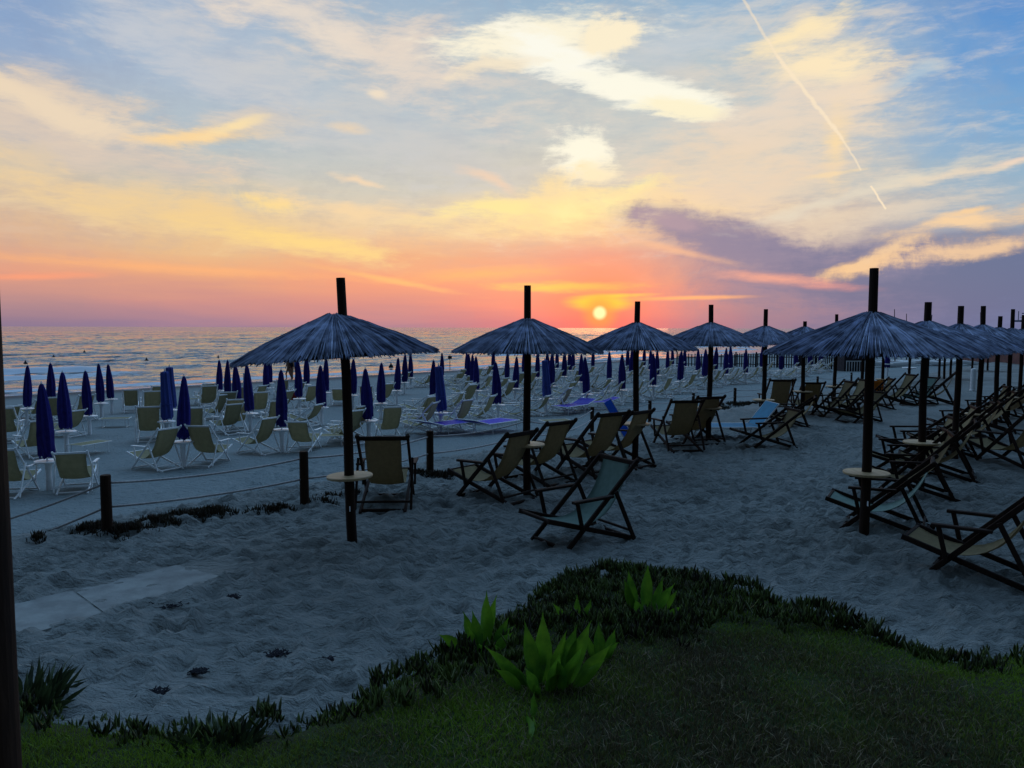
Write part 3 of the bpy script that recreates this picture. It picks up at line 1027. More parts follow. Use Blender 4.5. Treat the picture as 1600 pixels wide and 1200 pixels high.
G1 = 'wooden deckchairs on the upper terrace'
terr = [
    (WK, 'wooden deckchair seen straight from behind, right of the nearest left parasol', 606, 787, 93, 1.06),
    (WK, 'wooden deckchair facing the sea, left of the second left parasol', 768, 779, 140, 1.05),
    (WK, 'wooden deckchair just behind the pole of the second left parasol', 836, 752, 134, 1.05),
    (WP, 'wooden deckchair turned toward the camera with a lit-tinted blue-green sling', 900, 848, 212, 1.04),
    (WK, 'left one of two deckchairs overlapping left of the third parasol', 917, 741, 128, 1.13),
    (WK, 'right one of two deckchairs overlapping left of the third parasol', 962, 727, 136, 1.06),
    (WK, 'wooden deckchair seen from behind, right of the third left parasol', 1055, 701, 100, 1.08),
    (WK, 'wooden deckchair partly hidden, beside the fourth parasol pole', 1084, 692, 112, 1.08),
    (WR, 'low reclined wooden deckchair in side view near the pale blue sunbed', 1190, 700, 188, 1.02),
    (WK, 'wooden deckchair seen from behind, right of the fifth parasol pole', 1211, 650, 88, 1.1),
    (WR, 'reclined wooden deckchair between the pale blue sunbed and the sixth parasol', 1226, 668, 160, 1.0),
    (WK, 'wooden deckchair seen from behind, at the sixth parasol pole', 1259, 648, 90, 1.0),
    (WK, 'wooden deckchair in side view between sixth and seventh parasols', 1296, 652, 185, 1.05),
    (WK, 'left one of the tangled deckchairs left of the big right pole', 1322, 648, 190, 1.05),
    (WR, 'right one of the tangled deckchairs left of the big right pole', 1336, 660, 200, 1.02),
    (WK, 'wooden deckchair in side view right of the big right pole, far', 1396, 634, 186, 1.05),
    (WP, 'deckchair with lit-tinted sling touching the one right of the big right pole', 1432, 633, 200, 1.0),
    (WK, 'grey slung deckchair left of the third right parasol, far back', 1458, 632, 150, 1.08),
    (WP, 'nearest deckchair at the big right parasol, lit-tinted sling, facing the sea', 1370, 826, 150, 1.0),
    (WK, 'nearest deckchair of all, cut by the right edge of the picture', 1520, 905, 140, 1.04),
    (WK, 'wooden deckchair in the heap behind the big right table', 1420, 775, 158, 1.0),
    (WR, 'reclined deckchair left of the second right parasol pole', 1408, 742, 165, 1.0),
    (WK, 'wooden deckchair right of the second right parasol pole', 1462, 748, 150, 1.02),
    (WR, 'reclined deckchair behind the second right table', 1424, 716, 168, 1.02),
    (WK, 'wooden deckchair left of the third right parasol pole', 1470, 712, 160, 1.02),
    (WK, 'wooden deckchair right of the third right parasol pole', 1512, 700, 152, 1.02),
    (WR, 'reclined deckchair left of the fourth right parasol pole', 1497, 684, 165, 1.04),
    (WK, 'wooden deckchair right of the fourth right parasol pole', 1540, 676, 155, 1.04),
    (WK, 'wooden deckchair left of the fifth right parasol pole', 1532, 662, 160, 1.04),
    (WR, 'reclined deckchair between fifth and sixth right parasol poles', 1560, 654, 165, 1.04),
    (WK, 'wooden deckchair left of the seventh right parasol pole', 1582, 642, 158, 1.04),
    (WK, 'wooden deckchair in open sand at the right edge, large sling seen from behind', 1574, 728, 112, 1.12),
    (WK, 'far wooden deckchair at the right edge beyond the seventh parasol', 1598, 634, 150, 1.04),
    (WK, 'far wooden deckchair right of the eighth left parasol pole', 1362, 640, 170, 1.0),
]
for K, lb, px, py, phi, sc in terr:
    put_chair(K, lb, px, py, phi, G1, sc)

# ------------------------------------------------------------------ closed parasols, tables and white chairs of the lower beach
def closed_parasol(cloth, label, lean=False, seed=1):
    rg = random.Random(seed)
    root = thing('closed_parasol', label, 'parasol')
    p = MB(); p.tube([(0, 0, .55), (0, 0, 2.25)], .019, 8); p.tube([(0, 0, 2.2), (0, 0, 2.30)], [.03, .012], 8)
    p.build('pole', M['white'], root)
    c = MB()
    n = 28
    rings = []
    prof = [(.74, .145), (.78, .165), (.95, .162), (1.2, .168), (1.45, .155), (1.7, .13), (1.95, .095), (2.13, .068), (2.21, .045), (2.25, .02)]
    if lean:
        prof = [(.74, .13), (.8, .155), (1.0, .15), (1.3, .14), (1.6, .125), (1.9, .11), (2.12, .105), (2.18, .10), (2.2, .03)]
    ph = [rg.uniform(0, 1) for _ in range(8)]
    for z, r in prof:
        ring = []
        for k in range(n):
            a = 2 * math.pi * k / n
            fold = 1 + .24 * math.sin(7 * a + 1.2 * z + ph[0] * 6) + .07 * math.sin(13 * a - 2 * z)
            zz = z + (.05 * math.sin(5 * a + ph[1] * 9) + .03 * math.sin(9 * a) if z < .76 else 0)
            ring.append((r * fold * math.cos(a), r * fold * math.sin(a), zz))
        rings.append(ring)
    c.loft(rings)
    c.build('closed_canopy', cloth, root, smooth=True)
    s_ = MB()
    s_.lathe([(.166, 1.16), (.174, 1.165), (.176, 1.195), (.168, 1.2)], 20)
    s_.build('tie_strap', cloth, root)
    return root


def beach_table(label):
    root = thing('beach_table', label, 'table')
    t_ = MB(); t_.lathe([(.03, .615), (.25, .615), (.265, .622), (.268, .64), (.26, .65), (.03, .65)], 32)
    t_.build('table_top', M['plastic'], root)
    p = MB(); p.lathe([(.062, -.15), (.06, .45), (.07, .56), (.12, .614), (.03, .614)], 20)
    p.build('pedestal', M['plastic'], root, smooth=False)
    return root


CP = [Kind(closed_parasol(M['navy'], 'x', seed=k)) for k in (1, 2, 3)]
CL = Kind(closed_parasol(M['blue'], 'x', True, 5))
BT = Kind(beach_table('x'))
CW = Kind(deckchair('white_deckchair', 'x', M['white'], M['cream'], hw=.31, t=.042, w=.030, inset=.012))
CWL = Kind(deckchair('white_deckchair', 'x', M['white'], M['cream'], hw=.31, t=.042, w=.030, inset=.012, lean=.25))
CF = Kind(deckchair('white_deckchair', 'x', M['white'], M['cream'], hw=.31, t=.050, w=.036, inset=.012, full=False))
CFL = Kind(deckchair('white_deckchair', 'x', M['white'], M['cream'], hw=.31, t=.050, w=.036, inset=.012, full=False, lean=.4))

front = [(75, 712), (285, 683), (440, 665), (576, 652), (688, 640), (778, 628), (853, 619), (917, 612), (972, 606), (1021, 600), (1062, 593), (1101, 587), (1134, 583), (1165, 581), (1220, 576)]
others = [(41, 634), (80, 625), (103, 668), (139, 645), (158, 626), (174, 620), (260, 653), (267, 636), (343, 607), (355, 615), (372, 625), (391, 641), (416, 603), (421, 596), (468, 619),
          (479, 598), (502, 632), (508, 610), (551, 614), (595, 626), (620, 607), (632, 595), (642, 588), (676, 618), (690, 585), (729, 583), (733, 588), (738, 596), (745, 607), (770, 577),
          (792, 591), (805, 604), (819, 582), (840, 588), (857, 584), (861, 600), (870, 574), (881, 586), (891, 577), (896, 572), (908, 594), (926, 573), (952, 592), (980, 571), (986, 580),
          (1006, 570), (1016, 576), (1027, 584), (1043, 574), (1051, 568), (1070, 571), (1091, 577), (1117, 576), (1142, 574), (1244, 573), (1190, 572), (1266, 569), (1282, 567)]
leaning = {(260, 653), (688, 640), (853, 619), (267, 636)}
allp = [(p, True) for p in front] + [(p, False) for p in others]
rank = {p: i + 1 for i, p in enumerate(sorted(others))}
G2, G3, G4 = 'closed parasols on the lower beach', 'round tables under the closed parasols', 'white deckchairs on the lower beach'
n_f = 0
for (px, py), isf in allp:
    x, y = at(px, py, .75)
    z = gz(x, y)
    rr = random.Random(px * 7 + py)
    if isf:
        n_f += 1
        who = '%s front row parasol' % ordinal(n_f)
        plab = 'closed %s parasol, %s from the left in the front row' % ('faded blue leaning' if (px, py) in leaning else 'navy', ordinal(n_f))
    else:
        who = '%s back row parasol' % ordinal(rank[(px, py)])
        plab = 'closed %s parasol behind the front row, %s back row one from the left' % ('faded blue leaning' if (px, py) in leaning else 'navy', ordinal(rank[(px, py)]))
    lean = (px, py) in leaning
    sg = -1 if px < 600 else -.8
    rot = (R(rr.uniform(-2.4, 2.4)), R(rr.uniform(-2.4, 2.4)), rr.uniform(0, 6))
    if lean:
        o = CL.place(plab, (x + (.12 if px > 600 else .05), y, z), (0, R(-4.5 if px > 600 else -1.5), 0), 1.0, G2)
    else:
        o = CP[rr.randrange(3)].place(plab, (x, y, z), rot, rr.uniform(.95, 1.0), G2)
        o.scale = (rr.uniform(.74, .92),) * 2 + (rr.uniform(.96, 1.03),)
    BT.place('white round table under the %s from the left' % who, (x, y, z), (0, 0, rr.uniform(0, 3)), 1.0, G3)
    near_ = y < 27
    base_phi = 148 if px < 400 else 152
    if px > 620:
        base_phi = 158
    if (px, py) == front[0]:
        spots = [((-.52, -.35), 100, .98), ((.52, .15), 110, .98)]
    elif (px, py) == front[1]:
        spots = [((-.60, -.25), 152, 1.0), ((.5, .45), 84, 1.0)]
    elif (px, py) == front[2]:
        spots = [((-.68, -.15), 152, .98), ((.55, .40), 86, .98)]
    else:
        o1, o2 = rr.uniform(.72, .95), rr.uniform(.72, .95)
        spots = [((-DIR[0] * o1 - .12, -DIR[1] * o1 + .25), base_phi + rr.uniform(-16, 14), 1.0), ((DIR[0] * o2 - .05, DIR[1] * o2 + .1), (base_phi if px > 620 else 112) + rr.uniform(-18, 14), 1.0)]
    spots = [(q_[0], q_[1], q_[2] * 1.03) for q_ in spots]
    keep_ = [j_ for j_ in (0, 1) if isf or px > 640 or rr.random() > .38]
    for j, ((ox, oy), phi, sc) in enumerate(spots):
        if j not in keep_:
            continue
        K = rr.choice([CW, CW, CWL] if near_ else [CF, CF, CFL])
        cx, cy = x + ox, y + oy
        K.place('white framed deckchair just %s of the %s from the left' % (('left', 'right')[j], who), (cx, cy, gz(cx, cy)), (0, 0, R(phi)), sc, G4)

extra = [(12, 690, 110, 'white deckchair cut by the left edge beside the dark post'), (235, 688, 112, 'white deckchair standing alone left of the second front row parasol'),
         (238, 652, 118, 'far white deckchair above the one standing alone'), (248, 640, 122, 'farthest white deckchair left of the faded blue parasol'),
         (368, 672, 118, 'white deckchair standing alone between second and third front row parasols'), (352, 655, 122, 'white deckchair behind the one between second and third parasols'),
         (325, 640, 120, 'far white deckchair under the three navy parasols'), (545, 690, 150, 'white deckchair left of the fourth front row parasol, seen behind the pole'),
         (655, 668, 150, 'white deckchair left of the blue sunbeds'), (722, 640, 148, 'white deckchair behind the blue sunbeds'), (757, 652, 152, 'white deckchair right behind the blue sunbeds')]
for px, py, phi, lb in extra:
    put_chair(CW, lb, px, py, phi, G4, 1.12)


# ------------------------------------------------------------------ sunbeds
def sunbed(name, label, cloth, back_up=0.0, w=.62):
    root = thing(name, label, 'sunbed')
    f = MB(); h = .34; hw = w / 2
    for s_ in (-1, 1):
        f.tube([(-.45, s_ * hw, h), (.95, s_ * hw, h)], .014, 8)
    f.tube([(.95, -hw, h), (.95, hw, h)], .014, 8)
    f.tube([(-.45, -hw, h - .002), (-.45, hw, h - .002)], .012, 8)
    f.build('side_frame', M['white'], root)
    c, s2 = math.cos(back_up), math.sin(back_up)
    b = MB()
    e = (-.45 - .62 * c, h + .62 * s2)
    for s_ in (-1, 1):
        b.tube([(-.47, s_ * hw, h + .01), (e[0], s_ * hw, e[1])], .014, 8)
    b.tube([(e[0], -hw, e[1]), (e[0], hw, e[1])], .014, 8)
    bf = b.build('back_frame', M['white'], root)
    for xx in (-.3, .8):
        l_ = MB()
        l_.tube([(xx, -hw + .02, h), (xx + .06, -hw + .02, .01), (xx + .06, hw - .02, .01), (xx, hw - .02, h)], .013, 8)
        l_.build('leg', M['white'], root)
    m_ = MB()
    m_.bar((-.46, 0, h + .004), (.93, 0, h + .004), w - .04, .012, ch=.1)
    m_.build('seat_cloth', cloth, root)
    m2 = MB()
    m2.bar((-.48, 0, h + .012), (e[0] + .02 * c, 0, e[1] + .006), w - .04, .010, ch=.1)
    m2.build('back_cloth', cloth, root)
    return root


G5 = 'blue sunbeds on the lower beach'
SB = Kind(sunbed('sunbed', 'x', M['mesh_blue'], R(16)))
x, y = at(697, 662, .34); SB.place('left one of the two blue flat sunbeds behind the rope fence', (x, y, gz(x, y)), (0, 0, R(48)), (1.1, 1.45, 1.05), G5)
x, y = at(764, 660, .34); SB.place('right one of the two blue flat sunbeds behind the rope fence', (x, y, gz(x, y)), (0, 0, R(50)), (1.1, 1.45, 1.05), G5)
x, y = at(896, 633, .34); SB.place('single blue sunbed near the rope, left of the third straw parasol', (x, y, gz(x, y)), (0, 0, R(232)), (1.1, 1.3, 1.05), G5)
x, y = at(930, 628, .34); SB.place('blue sunbed half hidden right of the single blue one', (x, y, gz(x, y)), (0, 0, R(200)), 1.0, G5)
tb_ = sunbed('sunbed', 'pale blue sunbed with raised back lying beside the fourth straw parasol', M['teal'], R(52), .7)
x, y = at(1142, 667, .3)
tb_.location = (x, y, gz(x, y) - .04); tb_.rotation_euler = (0, 0, R(183)); tb_.scale = (1.18, 1.15, 1.1)


def low_bed(label):
    root = thing('low_sunbed', label, 'sunbed')
    f = MB(); h = .36
    for s_ in (-.3, .3):
        f.tube([(-.55, s_, h), (.55, s_, h)], .013, 6)
    for x_ in (-.55, .55):
        f.tube([(x_, -.3, h), (x_, .3, h)], .013, 6)
    f.build('side_frame', M['white'], root)
    for x_ in (-.4, .4):
        l_ = MB(); l_.tube([(x_, -.28, h), (x_ * 1.12, -.28, .01), (x_ * 1.12, .28, .01), (x_, .28, h)], .012, 6); l_.build('leg', M['white'], root)
    m_ = MB(); m_.bar((-.53, 0, h + .004), (.53, 0, h + .004), .56, .012, ch=.1); m_.build('seat_cloth', M['cream'], root)
    return root


LB = Kind(low_bed('x'))
for px, py, phi, lb in [(512, 678, 12, 'low white frame stool with dark cloth right of the third front row parasol'), (140, 690, 70, 'low white frame stool right of the first front row parasol'),
                        (610, 640, 5, 'low white frame stool right of the fourth front row parasol'), (305, 622, 10, 'low white frame stool between the far left parasols'),
                        (180, 652, 15, 'low white frame stool at the left below the thin far parasols'), (868, 655, 20, 'low white frame stool left of the single blue sunbed')]:
    x, y = at(px, py, .36); LB.place(lb, (x, y, gz(x, y)), (0, 0, R(phi)), .9, 'low white stools')

# bright blue folded cloth strip standing behind the chairs (a folded sunbed seen edge on)
fs = thing('folded_sunbed', 'bright blue folded sunbed propped upright between the wooden deckchairs', 'sunbed')
x, y = at(988, 693)
fs.location = (x, y, gz(x, y)); fs.rotation_euler = (0, R(-31), R(0))
c_ = MB(); c_.bar((0, 0, .03), (0, 0, 1.12), .17, .02, up=(0, 1, 0)); c_.build('folded_cloth', M['sky_blue'], fs)
for s_ in (-.095, .095):
    c_ = MB(); c_.tube([(s_, 0, .0), (s_, 0, 1.14)], .012, 8); c_.build('frame_tube', M['white'], fs)


def towel(name, label, px, py, h, w, hh, mat, rz=0):
    """cloth folded over an edge: a draped sheet with soft folds"""
    x, y = at(px, py, h)
    z = gz(x, y) + h
    V_, n, m_ = [], 12, 14
    for s_ in (0, 1):
        for i in range(m_ + 1):
            u = i / m_ * 2 - 1
            for k in range(n + 1):
                a = (k / n - .5) * w
                V_.append((a, (.025 + .012 * math.sin(a * 30)) * (1 if u > 0 else -1) * min(1, abs(u) * 6) + s_ * .004, -abs(u) * hh + .01 + .01 * math.sin(a * 17)))
    F_ = []
    N_ = (m_ + 1) * (n + 1)
    for s_ in (0, 1):
        for i in range(m_):
            for k in range(n):
                q = s_ * N_ + i * (n + 1) + k
                F_.append((q, q + 1, q + n + 2, q + n + 1))
    o = mesh_np(name, V_, F_, mat)
    o.location = (x, y, z); o.rotation_euler = (0, 0, rz)
    o['label'] = label; o['category'] = name.split('_')[0]
    return o


towel('towel', 'orange towel hanging on a far deckchair right of the big right pole', 1371, 595, .75, .42, .5, M['orange'])
towel('towel', 'dark red towel over a chair below the bathers by the water', 462, 610, .8, .5, .45, M['red'], .4)

# ------------------------------------------------------------------ rope fence
fence = thing('rope_fence', 'low fence of dark round posts joined by two sagging ropes', 'fence')
fposts = [(168, 838, 742), (476, 793, 705), (672, 742, 673), (822, 707, 650), (925, 678, 636), (1015, 660, 626), (1083, 642, 614), (1148, 634, 606), (1238, 615, 592), (1277, 610, 588), (1330, 600, 582)]
tops = []
for px, py, ty in fposts:
    x, y = at(px, py)
    z = gz(x, y)
    r = ray(px, ty)
    h = min(1.0, max(.62, CAM_Z + r.z / r.y * y - z))
    p = MB(); p.tube([(x, y, z - .3), (x, y, z + h - .01), (x, y, z + h)], [.066, .062, .055], 14)
    p.build('post', M['post'], fence)
    tops.append(Vector((x, y, z + h)))
x0, y0 = at(-60, 860)
tops_l = [Vector((x0 - .3, y0 - .8, gz(x0, y0) + .45))] + tops
for a, b in zip(tops_l, tops_l[1:]):
    for hh, sag in ((.10, .07), (.40, .05)):
        pts = []
        L = (b - a).length
        for k in range(13):
            u = k / 12
            q = a.lerp(b, u); q.z -= hh + sag * 4 * u * (1 - u) * L / 3
            if a is tops_l[0]:
                q.z -= .22 * (1 - u) * (1 if hh > .2 else .2)
            pts.append(q)
        m_ = MB(); m_.tube(pts, .015, 6); m_.build('rope', M['rope'], fence, smooth=True)

# dark post at the left edge
lp = thing('timber_post', 'dark thick timber post at the left edge of the picture', 'post')
LX, LY = -1.785, 2.55
p = MB(); p.tube([(0, 0, -.3), (0, 0, 1.2), (0, 0, 2.9)], [.082, .080, .078], 20); p.build('shaft', M['post'], lp)
p = MB(); p.lathe([(.088, .72), (.092, .73), (.092, .77), (.088, .78)], 20); p.build('band', M['post'], lp)
lp.location = (LX - .0, LY, gz(LX, LY))


# ------------------------------------------------------------------ concrete slabs, half buried
def slab(label, corners, zoff):
    m_ = MB()
    pts = [at(*c) for c in corners]
    zt = gz(*pts[0]) + zoff
    lo = [(x, y, zt - .1) for x, y in pts]; up = [(x, y, zt) for x, y in pts]
    m_.loft([lo, up])
    o = m_.build('concrete_slab', M['concrete'])
    o['kind'] = 'structure'
    return o


slab('', [(-40, 1018), (160, 960), (112, 925), (-80, 965)][::1], .014)
slab('', [(164, 959), (345, 902), (275, 884), (116, 924)][::1], .010)


# ------------------------------------------------------------------ vegetation
def blades(n, xr, yr, hmin, hmax, w, keep, seed, lean=.5, tintf=None):
    rg = np.random.default_rng(seed)
    x = rg.uniform(*xr, n); y = rg.uniform(*yr, n)
    k = keep(x, y, rg)
    x, y = x[k], y[k]
    n = len(x)
    z = coarse_z(x, y)
    a = rg.uniform(0, 2 * np.pi, n); h = rg.uniform(hmin, hmax, n)
    h *= .7 + .9 * (fbm(x * 2.2, y * 2.2, 12, 2) + .5)
    la = rg.uniform(0, 2 * np.pi, n); le = rg.uniform(.1, lean, n) * h
    cx, cy = np.cos(a) * w / 2, np.sin(a) * w / 2
    lx, ly = np.cos(la) * le, np.sin(la) * le
    V_ = np.empty((n, 5, 3))
    V_[:, 0] = np.stack([x - cx, y - cy, z - .01], 1); V_[:, 1] = np.stack([x + cx, y + cy, z - .01], 1)
    V_[:, 2] = np.stack([x - cx * .8 + lx * .35, y - cy * .8 + ly * .35, z + h * .6], 1); V_[:, 3] = np.stack([x + cx * .8 + lx * .35, y + cy * .8 + ly * .35, z + h * .6], 1)
    V_[:, 4] = np.stack([x + lx, y + ly, z + h * .95], 1)
    b = np.arange(n)[:, None] * 5
    F_ = np.concatenate([b + np.array([0, 1, 3]), b + np.array([0, 3, 2]), b + np.array([2, 3, 4])])
    t = rg.uniform(.1, .9, n) if tintf is None else tintf(x, y, rg)
    return V_.reshape(-1, 3), F_, np.repeat(t, 5)


def fingers(pts, n_each, hmin, hmax, rad, seed, spread=.5):
    """succulent shoots: short three-sided curved fingers"""
    rg = np.random.default_rng(seed)
    P_ = np.repeat(np.asarray(pts), n_each, axis=0)
    n = len(P_)
    x, y, z = P_[:, 0] + rg.normal(0, .018, n), P_[:, 1] + rg.normal(0, .018, n), P_[:, 2]
    la = rg.uniform(0, 2 * np.pi, n); h = rg.uniform(hmin, hmax, n); le = h * rg.uniform(.05, spread, n)
    r = rad * rg.uniform(.7, 1.2, n)
    rings = []
    for u, k in ((0, .8), (.35, 1.0), (.75, .85), (1.0, .08)):
        bx, by, bz = x + np.cos(la) * le * u ** .7, y + np.sin(la) * le * u ** .7, z - .01 + h * u ** 1.15
        for q in range(3):
            an = la + q * 2.094
            rings.append(np.stack([bx + np.cos(an) * r * k, by + np.sin(an) * r * k, bz], 1))
    V_ = np.stack(rings, 1)
    b = np.arange(n)[:, None] * 12
    F_ = []
    for g in range(3):
        for q in range(3):
            q2 = (q + 1) % 3
            F_.append(b + np.array([g * 3 + q, g * 3 + q2, g * 3 + 3 + q2, g * 3 + 3 + q]))
    return V_.reshape(-1, 3), np.concatenate(F_), np.repeat(rg.uniform(0, 1, n), 12)


# earth sheet under the lawn
lx = lines([(-6, 7, .07)]); ly = lines([(1.0, 8.4, .07)])
LXg, LYg = np.meshgrid(lx, ly)
LZg = coarse_z(LXg, LYg) + .02 + .02 * fbm(LXg * 4, LYg * 4, 15, 3)
ins = lawn_inside(LXg, LYg)
LZg = np.where(ins > 0.05, LZg, LZg - .25)
M['soil'] = material('dark_soil', (0.03, 0.028, 0.016), .95, (0.02, 0.04, 0.012), 3, .8, 40, .1)
structure(mesh_np('lawn_ground', np.stack([LXg, LYg, LZg], -1).reshape(-1, 3), gridfaces(len(lx), len(ly)), M['soil']))


def ice_band(x, y):
    """how strongly the ice plant replaces the grass: along the seaward rim of the mound and over its crown"""
    i = lawn_inside(x, y)
    wdt = np.interp(x, [-6, -3.6, -2.6, -1.4, -1.0, -.3, .6, 1.3, 2.2, 2.8, 3.3, 3.8, 7], [.5, .5, .05, .15, .45, 1.1, 1.9, 2.0, 1.2, .6, .25, .15, .15])
    return 1 - sstep((i - wdt) / .35)


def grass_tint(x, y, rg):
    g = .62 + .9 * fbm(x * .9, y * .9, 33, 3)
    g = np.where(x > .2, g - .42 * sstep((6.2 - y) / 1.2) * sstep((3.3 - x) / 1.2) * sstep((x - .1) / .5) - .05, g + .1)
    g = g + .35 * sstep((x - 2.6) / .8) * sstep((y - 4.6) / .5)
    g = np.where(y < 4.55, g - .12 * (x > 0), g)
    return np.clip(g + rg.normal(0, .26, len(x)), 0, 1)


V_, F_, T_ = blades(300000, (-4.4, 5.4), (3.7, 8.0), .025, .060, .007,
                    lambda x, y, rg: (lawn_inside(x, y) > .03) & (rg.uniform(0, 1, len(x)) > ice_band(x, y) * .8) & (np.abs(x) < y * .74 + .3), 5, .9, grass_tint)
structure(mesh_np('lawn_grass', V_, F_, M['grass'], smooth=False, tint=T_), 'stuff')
M['straw'] = plant_mat('dry_straw', (0.12, 0.09, 0.055), (0.28, 0.235, 0.15), .8, 5.0, .3)
V_, F_, T_ = blades(16000, (-.9, 4.2), (3.7, 7.2), .03, .07, .006,
                    lambda x, y, rg: (lawn_inside(x, y) > .5) & (rg.uniform(0, 1, len(x)) < sstep((6.4 - y) / 1.4) * sstep((3.6 - x) / 1.2)) & (np.abs(x) < y * .74 + .3), 15, 1.6)
structure(mesh_np('dry_grass', V_, F_, M['straw'], smooth=False, tint=T_), 'stuff')
rg = np.random.default_rng(8)
n = 15000
x = rg.uniform(-4.6, 5.4, n); y = rg.uniform(4.0, 8.4, n)
k = (lawn_inside(x, y) > -.04) & (rg.uniform(0, 1, n) < ice_band(x, y) * np.clip(.55 + 1.4 * fbm(x * 1.4, y * 1.4, 66), .15, 1)) & (np.abs(x) < y * .74 + .4)
x, y = x[k], y[k]
hh = coarse_z(x, y) + .13 * np.clip(2.0 * fbm(x * 3.2, y * 3.2, 67, 2) + .3, 0, 1.25)
V_, F_, T_ = fingers(np.stack([x, y, hh], 1), 6, .05, .115, .0105, 9, .85)
structure(mesh_np('ice_plant_cover', V_, F_, M['iceplant'], tint=T_), 'stuff')


def ice_patch(label, centres, n, seed, mat='dryice', hm=.10):
    rg = np.random.default_rng(seed)
    pts = []
    for (px, py, rx, ry) in centres:
        cx, cy = at(px, py)
        m_ = int(n / len(centres))
        a = rg.normal(0, .5, (m_, 2))
        for u, v in a:
            if u * u + v * v > 1.1:
                continue
            xx = cx + u * rx; yy = cy + v * ry
            pts.append((xx, yy, gz(xx, yy) + .09 * max(0, 1 - (u * u + v * v)) - .01))
    V_, F_, T_ = fingers(pts, 6, .03, hm, .008, seed, .8)
    o = mesh_np('ice_plant_patch', V_, F_, M[mat], tint=T_)
    o['label'] = label; o['category'] = 'ground plant'; o['group'] = 'dark plant patches along the rope fence'
    return o


ice_patch('dark ice plant patch around the nearest rope fence post', [(150, 832, .35, .3), (200, 835, .45, .3), (245, 822, .35, .25), (290, 812, .4, .25), (335, 806, .35, .25)], 420, 71)
ice_patch('thin plant patch left of the second rope fence post', [(415, 804, .35, .12), (440, 800, .2, .1)], 50, 72)
ice_patch('plant patch right of the second rope fence post', [(500, 790, .3, .12), (525, 783, .35, .12), (550, 778, .2, .12)], 70, 73)
ice_patch('plant patch around the third rope fence post', [(655, 745, .3, .2), (690, 748, .3, .2)], 130, 74)
ice_patch('large dark plant mound between the fourth and fifth straw parasols', [(1120, 640, .8, .8), (1150, 634, 1.0, .8), (1175, 634, .7, .6)], 500, 75, hm=.16)
ice_patch('dark plant mound behind the tangled deckchairs', [(1322, 606, 1.2, 1.2), (1350, 604, 1.2, 1.0)], 300, 76, hm=.2)
ice_patch('small sprig beside the left rope end', [(58, 847, .1, .06)], 20, 77)


def leaf_mesh(m_, base, length, width, az, tilt, bend, twist=0.0):
    """broad pointed leaf, folded along its midrib"""
    V_, F_ = m_
    b = len(V_)
    n = 9
    d = Vector((math.cos(az), math.sin(az), 0)); s_ = Vector((-math.sin(az), math.cos(az), 0))
    view = Vector((.5 * math.sin(az * 3.7), -1, .35 * math.cos(az * 2.3)))
    p = Vector(base); ang = tilt
    for i in range(n + 1):
        u = i / n
        w = width * (math.sin(math.pi * min(1, u * .96 + .04) ** 1.05) ** 1.1 * (1 - u ** 6)) * .56 + .005 * (1 - u)
        dirv = d * math.sin(ang) + Vector((0, 0, 1)) * math.cos(ang)
        s_ = dirv.cross(view).normalized()
        nn = dirv.cross(s_).normalized()
        wav = .006 * math.sin(u * 14 + az * 5)
        for q, f in ((-1, 1), (-.5, .35), (0, 0), (.5, .35), (1, 1)):
            V_.append(tuple(p + s_ * w * q + nn * (w * .32 * f + wav * abs(q))))
        p = p + dirv * (length / n)
        ang += bend / n
    for i in range(n):
        for q in range(4):
            F_.append((b + i * 5 + q, b + i * 5 + q + 1, b + (i + 1) * 5 + q + 1, b + (i + 1) * 5 + q))


def leafy(label, px, py, leaves, mat='leaf', cat='plant', sc=.95):
    x, y = at(px, py)
    root = thing('broad_leaf_plant', label, cat, (x, y, gz(x, y) - .01), 0, 'broad leaved plants in the grass mound')
    rg = random.Random(px)
    more = [(ox * 1.1 + rg.uniform(-.05, .05), oy + rg.uniform(-.04, .05), ln_ * rg.uniform(.6, .95), wd * rg.uniform(.6, .9), az + rg.uniform(-60, 60), tilt * rg.uniform(.7, 1.5) + 4, bend + rg.uniform(0, 25), tw) for (ox, oy, ln_, wd, az, tilt, bend, tw) in leaves[::2]]
    for (ox, oy, ln_, wd, az, tilt, bend, tw) in list(leaves) + more:
        m_ = ([], [])
        t0_ = rg.uniform(.0, .5)
        leaf_mesh(m_, (ox, oy, 0), ln_ * sc, wd * .92 * sc, R(az), R(tilt), R(bend), R(tw))
        mesh_np('leaf', m_[0], m_[1], M[mat], root, tint=[t0_ + .45 * (q_ // 5) / 9 + (.12 if q_ % 5 == 2 else 0) for q_ in range(len(m_[0]))])
    return root


# leaves: offset x, y, length, width, azimuth (270 = toward the camera), tilt, bend, twist
leafy('largest clump of broad bright green leaves in the middle of the mound', 850, 1080, [
    (-.10, .0, .46, .085, 182, 38, 10, 75), (-.05, .03, .50, .10, 150, 8, 8, 80), (.0, .05, .54, .115, 95, 6, 6, 85), (.06, .02, .44, .10, 20, 10, 8, 80), (.10, .04, .50, .11, 350, 12, 6, 88),
    (.15, .0, .54, .12, 12, 14, 12, 75), (.18, -.03, .46, .10, 5, 34, 10, 70), (-.14, -.04, .30, .07, 195, 30, 30, 60), (.04, -.06, .38, .08, 300, 14, 10, 60), (.12, -.05, .34, .08, 250, 16, 14, 70),
    (-.04, -.08, .30, .07, 230, 20, 20, 65)])
leafy('tall pointed leaf clump at the left rim of the mound', 752, 1020, [
    (.03, .02, .50, .11, 80, 3, 4, 88), (-.05, .0, .36, .09, 170, 12, 8, 80), (.0, -.05, .40, .08, 200, 8, 6, 75), (-.12, -.03, .28, .09, 185, 38, 25, 60), (.09, -.02, .26, .07, 350, 30, 20, 60), (.02, -.08, .24, .07, 260, 30, 20, 50),
    (.1, .04, .3, .08, 20, 20, 10, 70)])
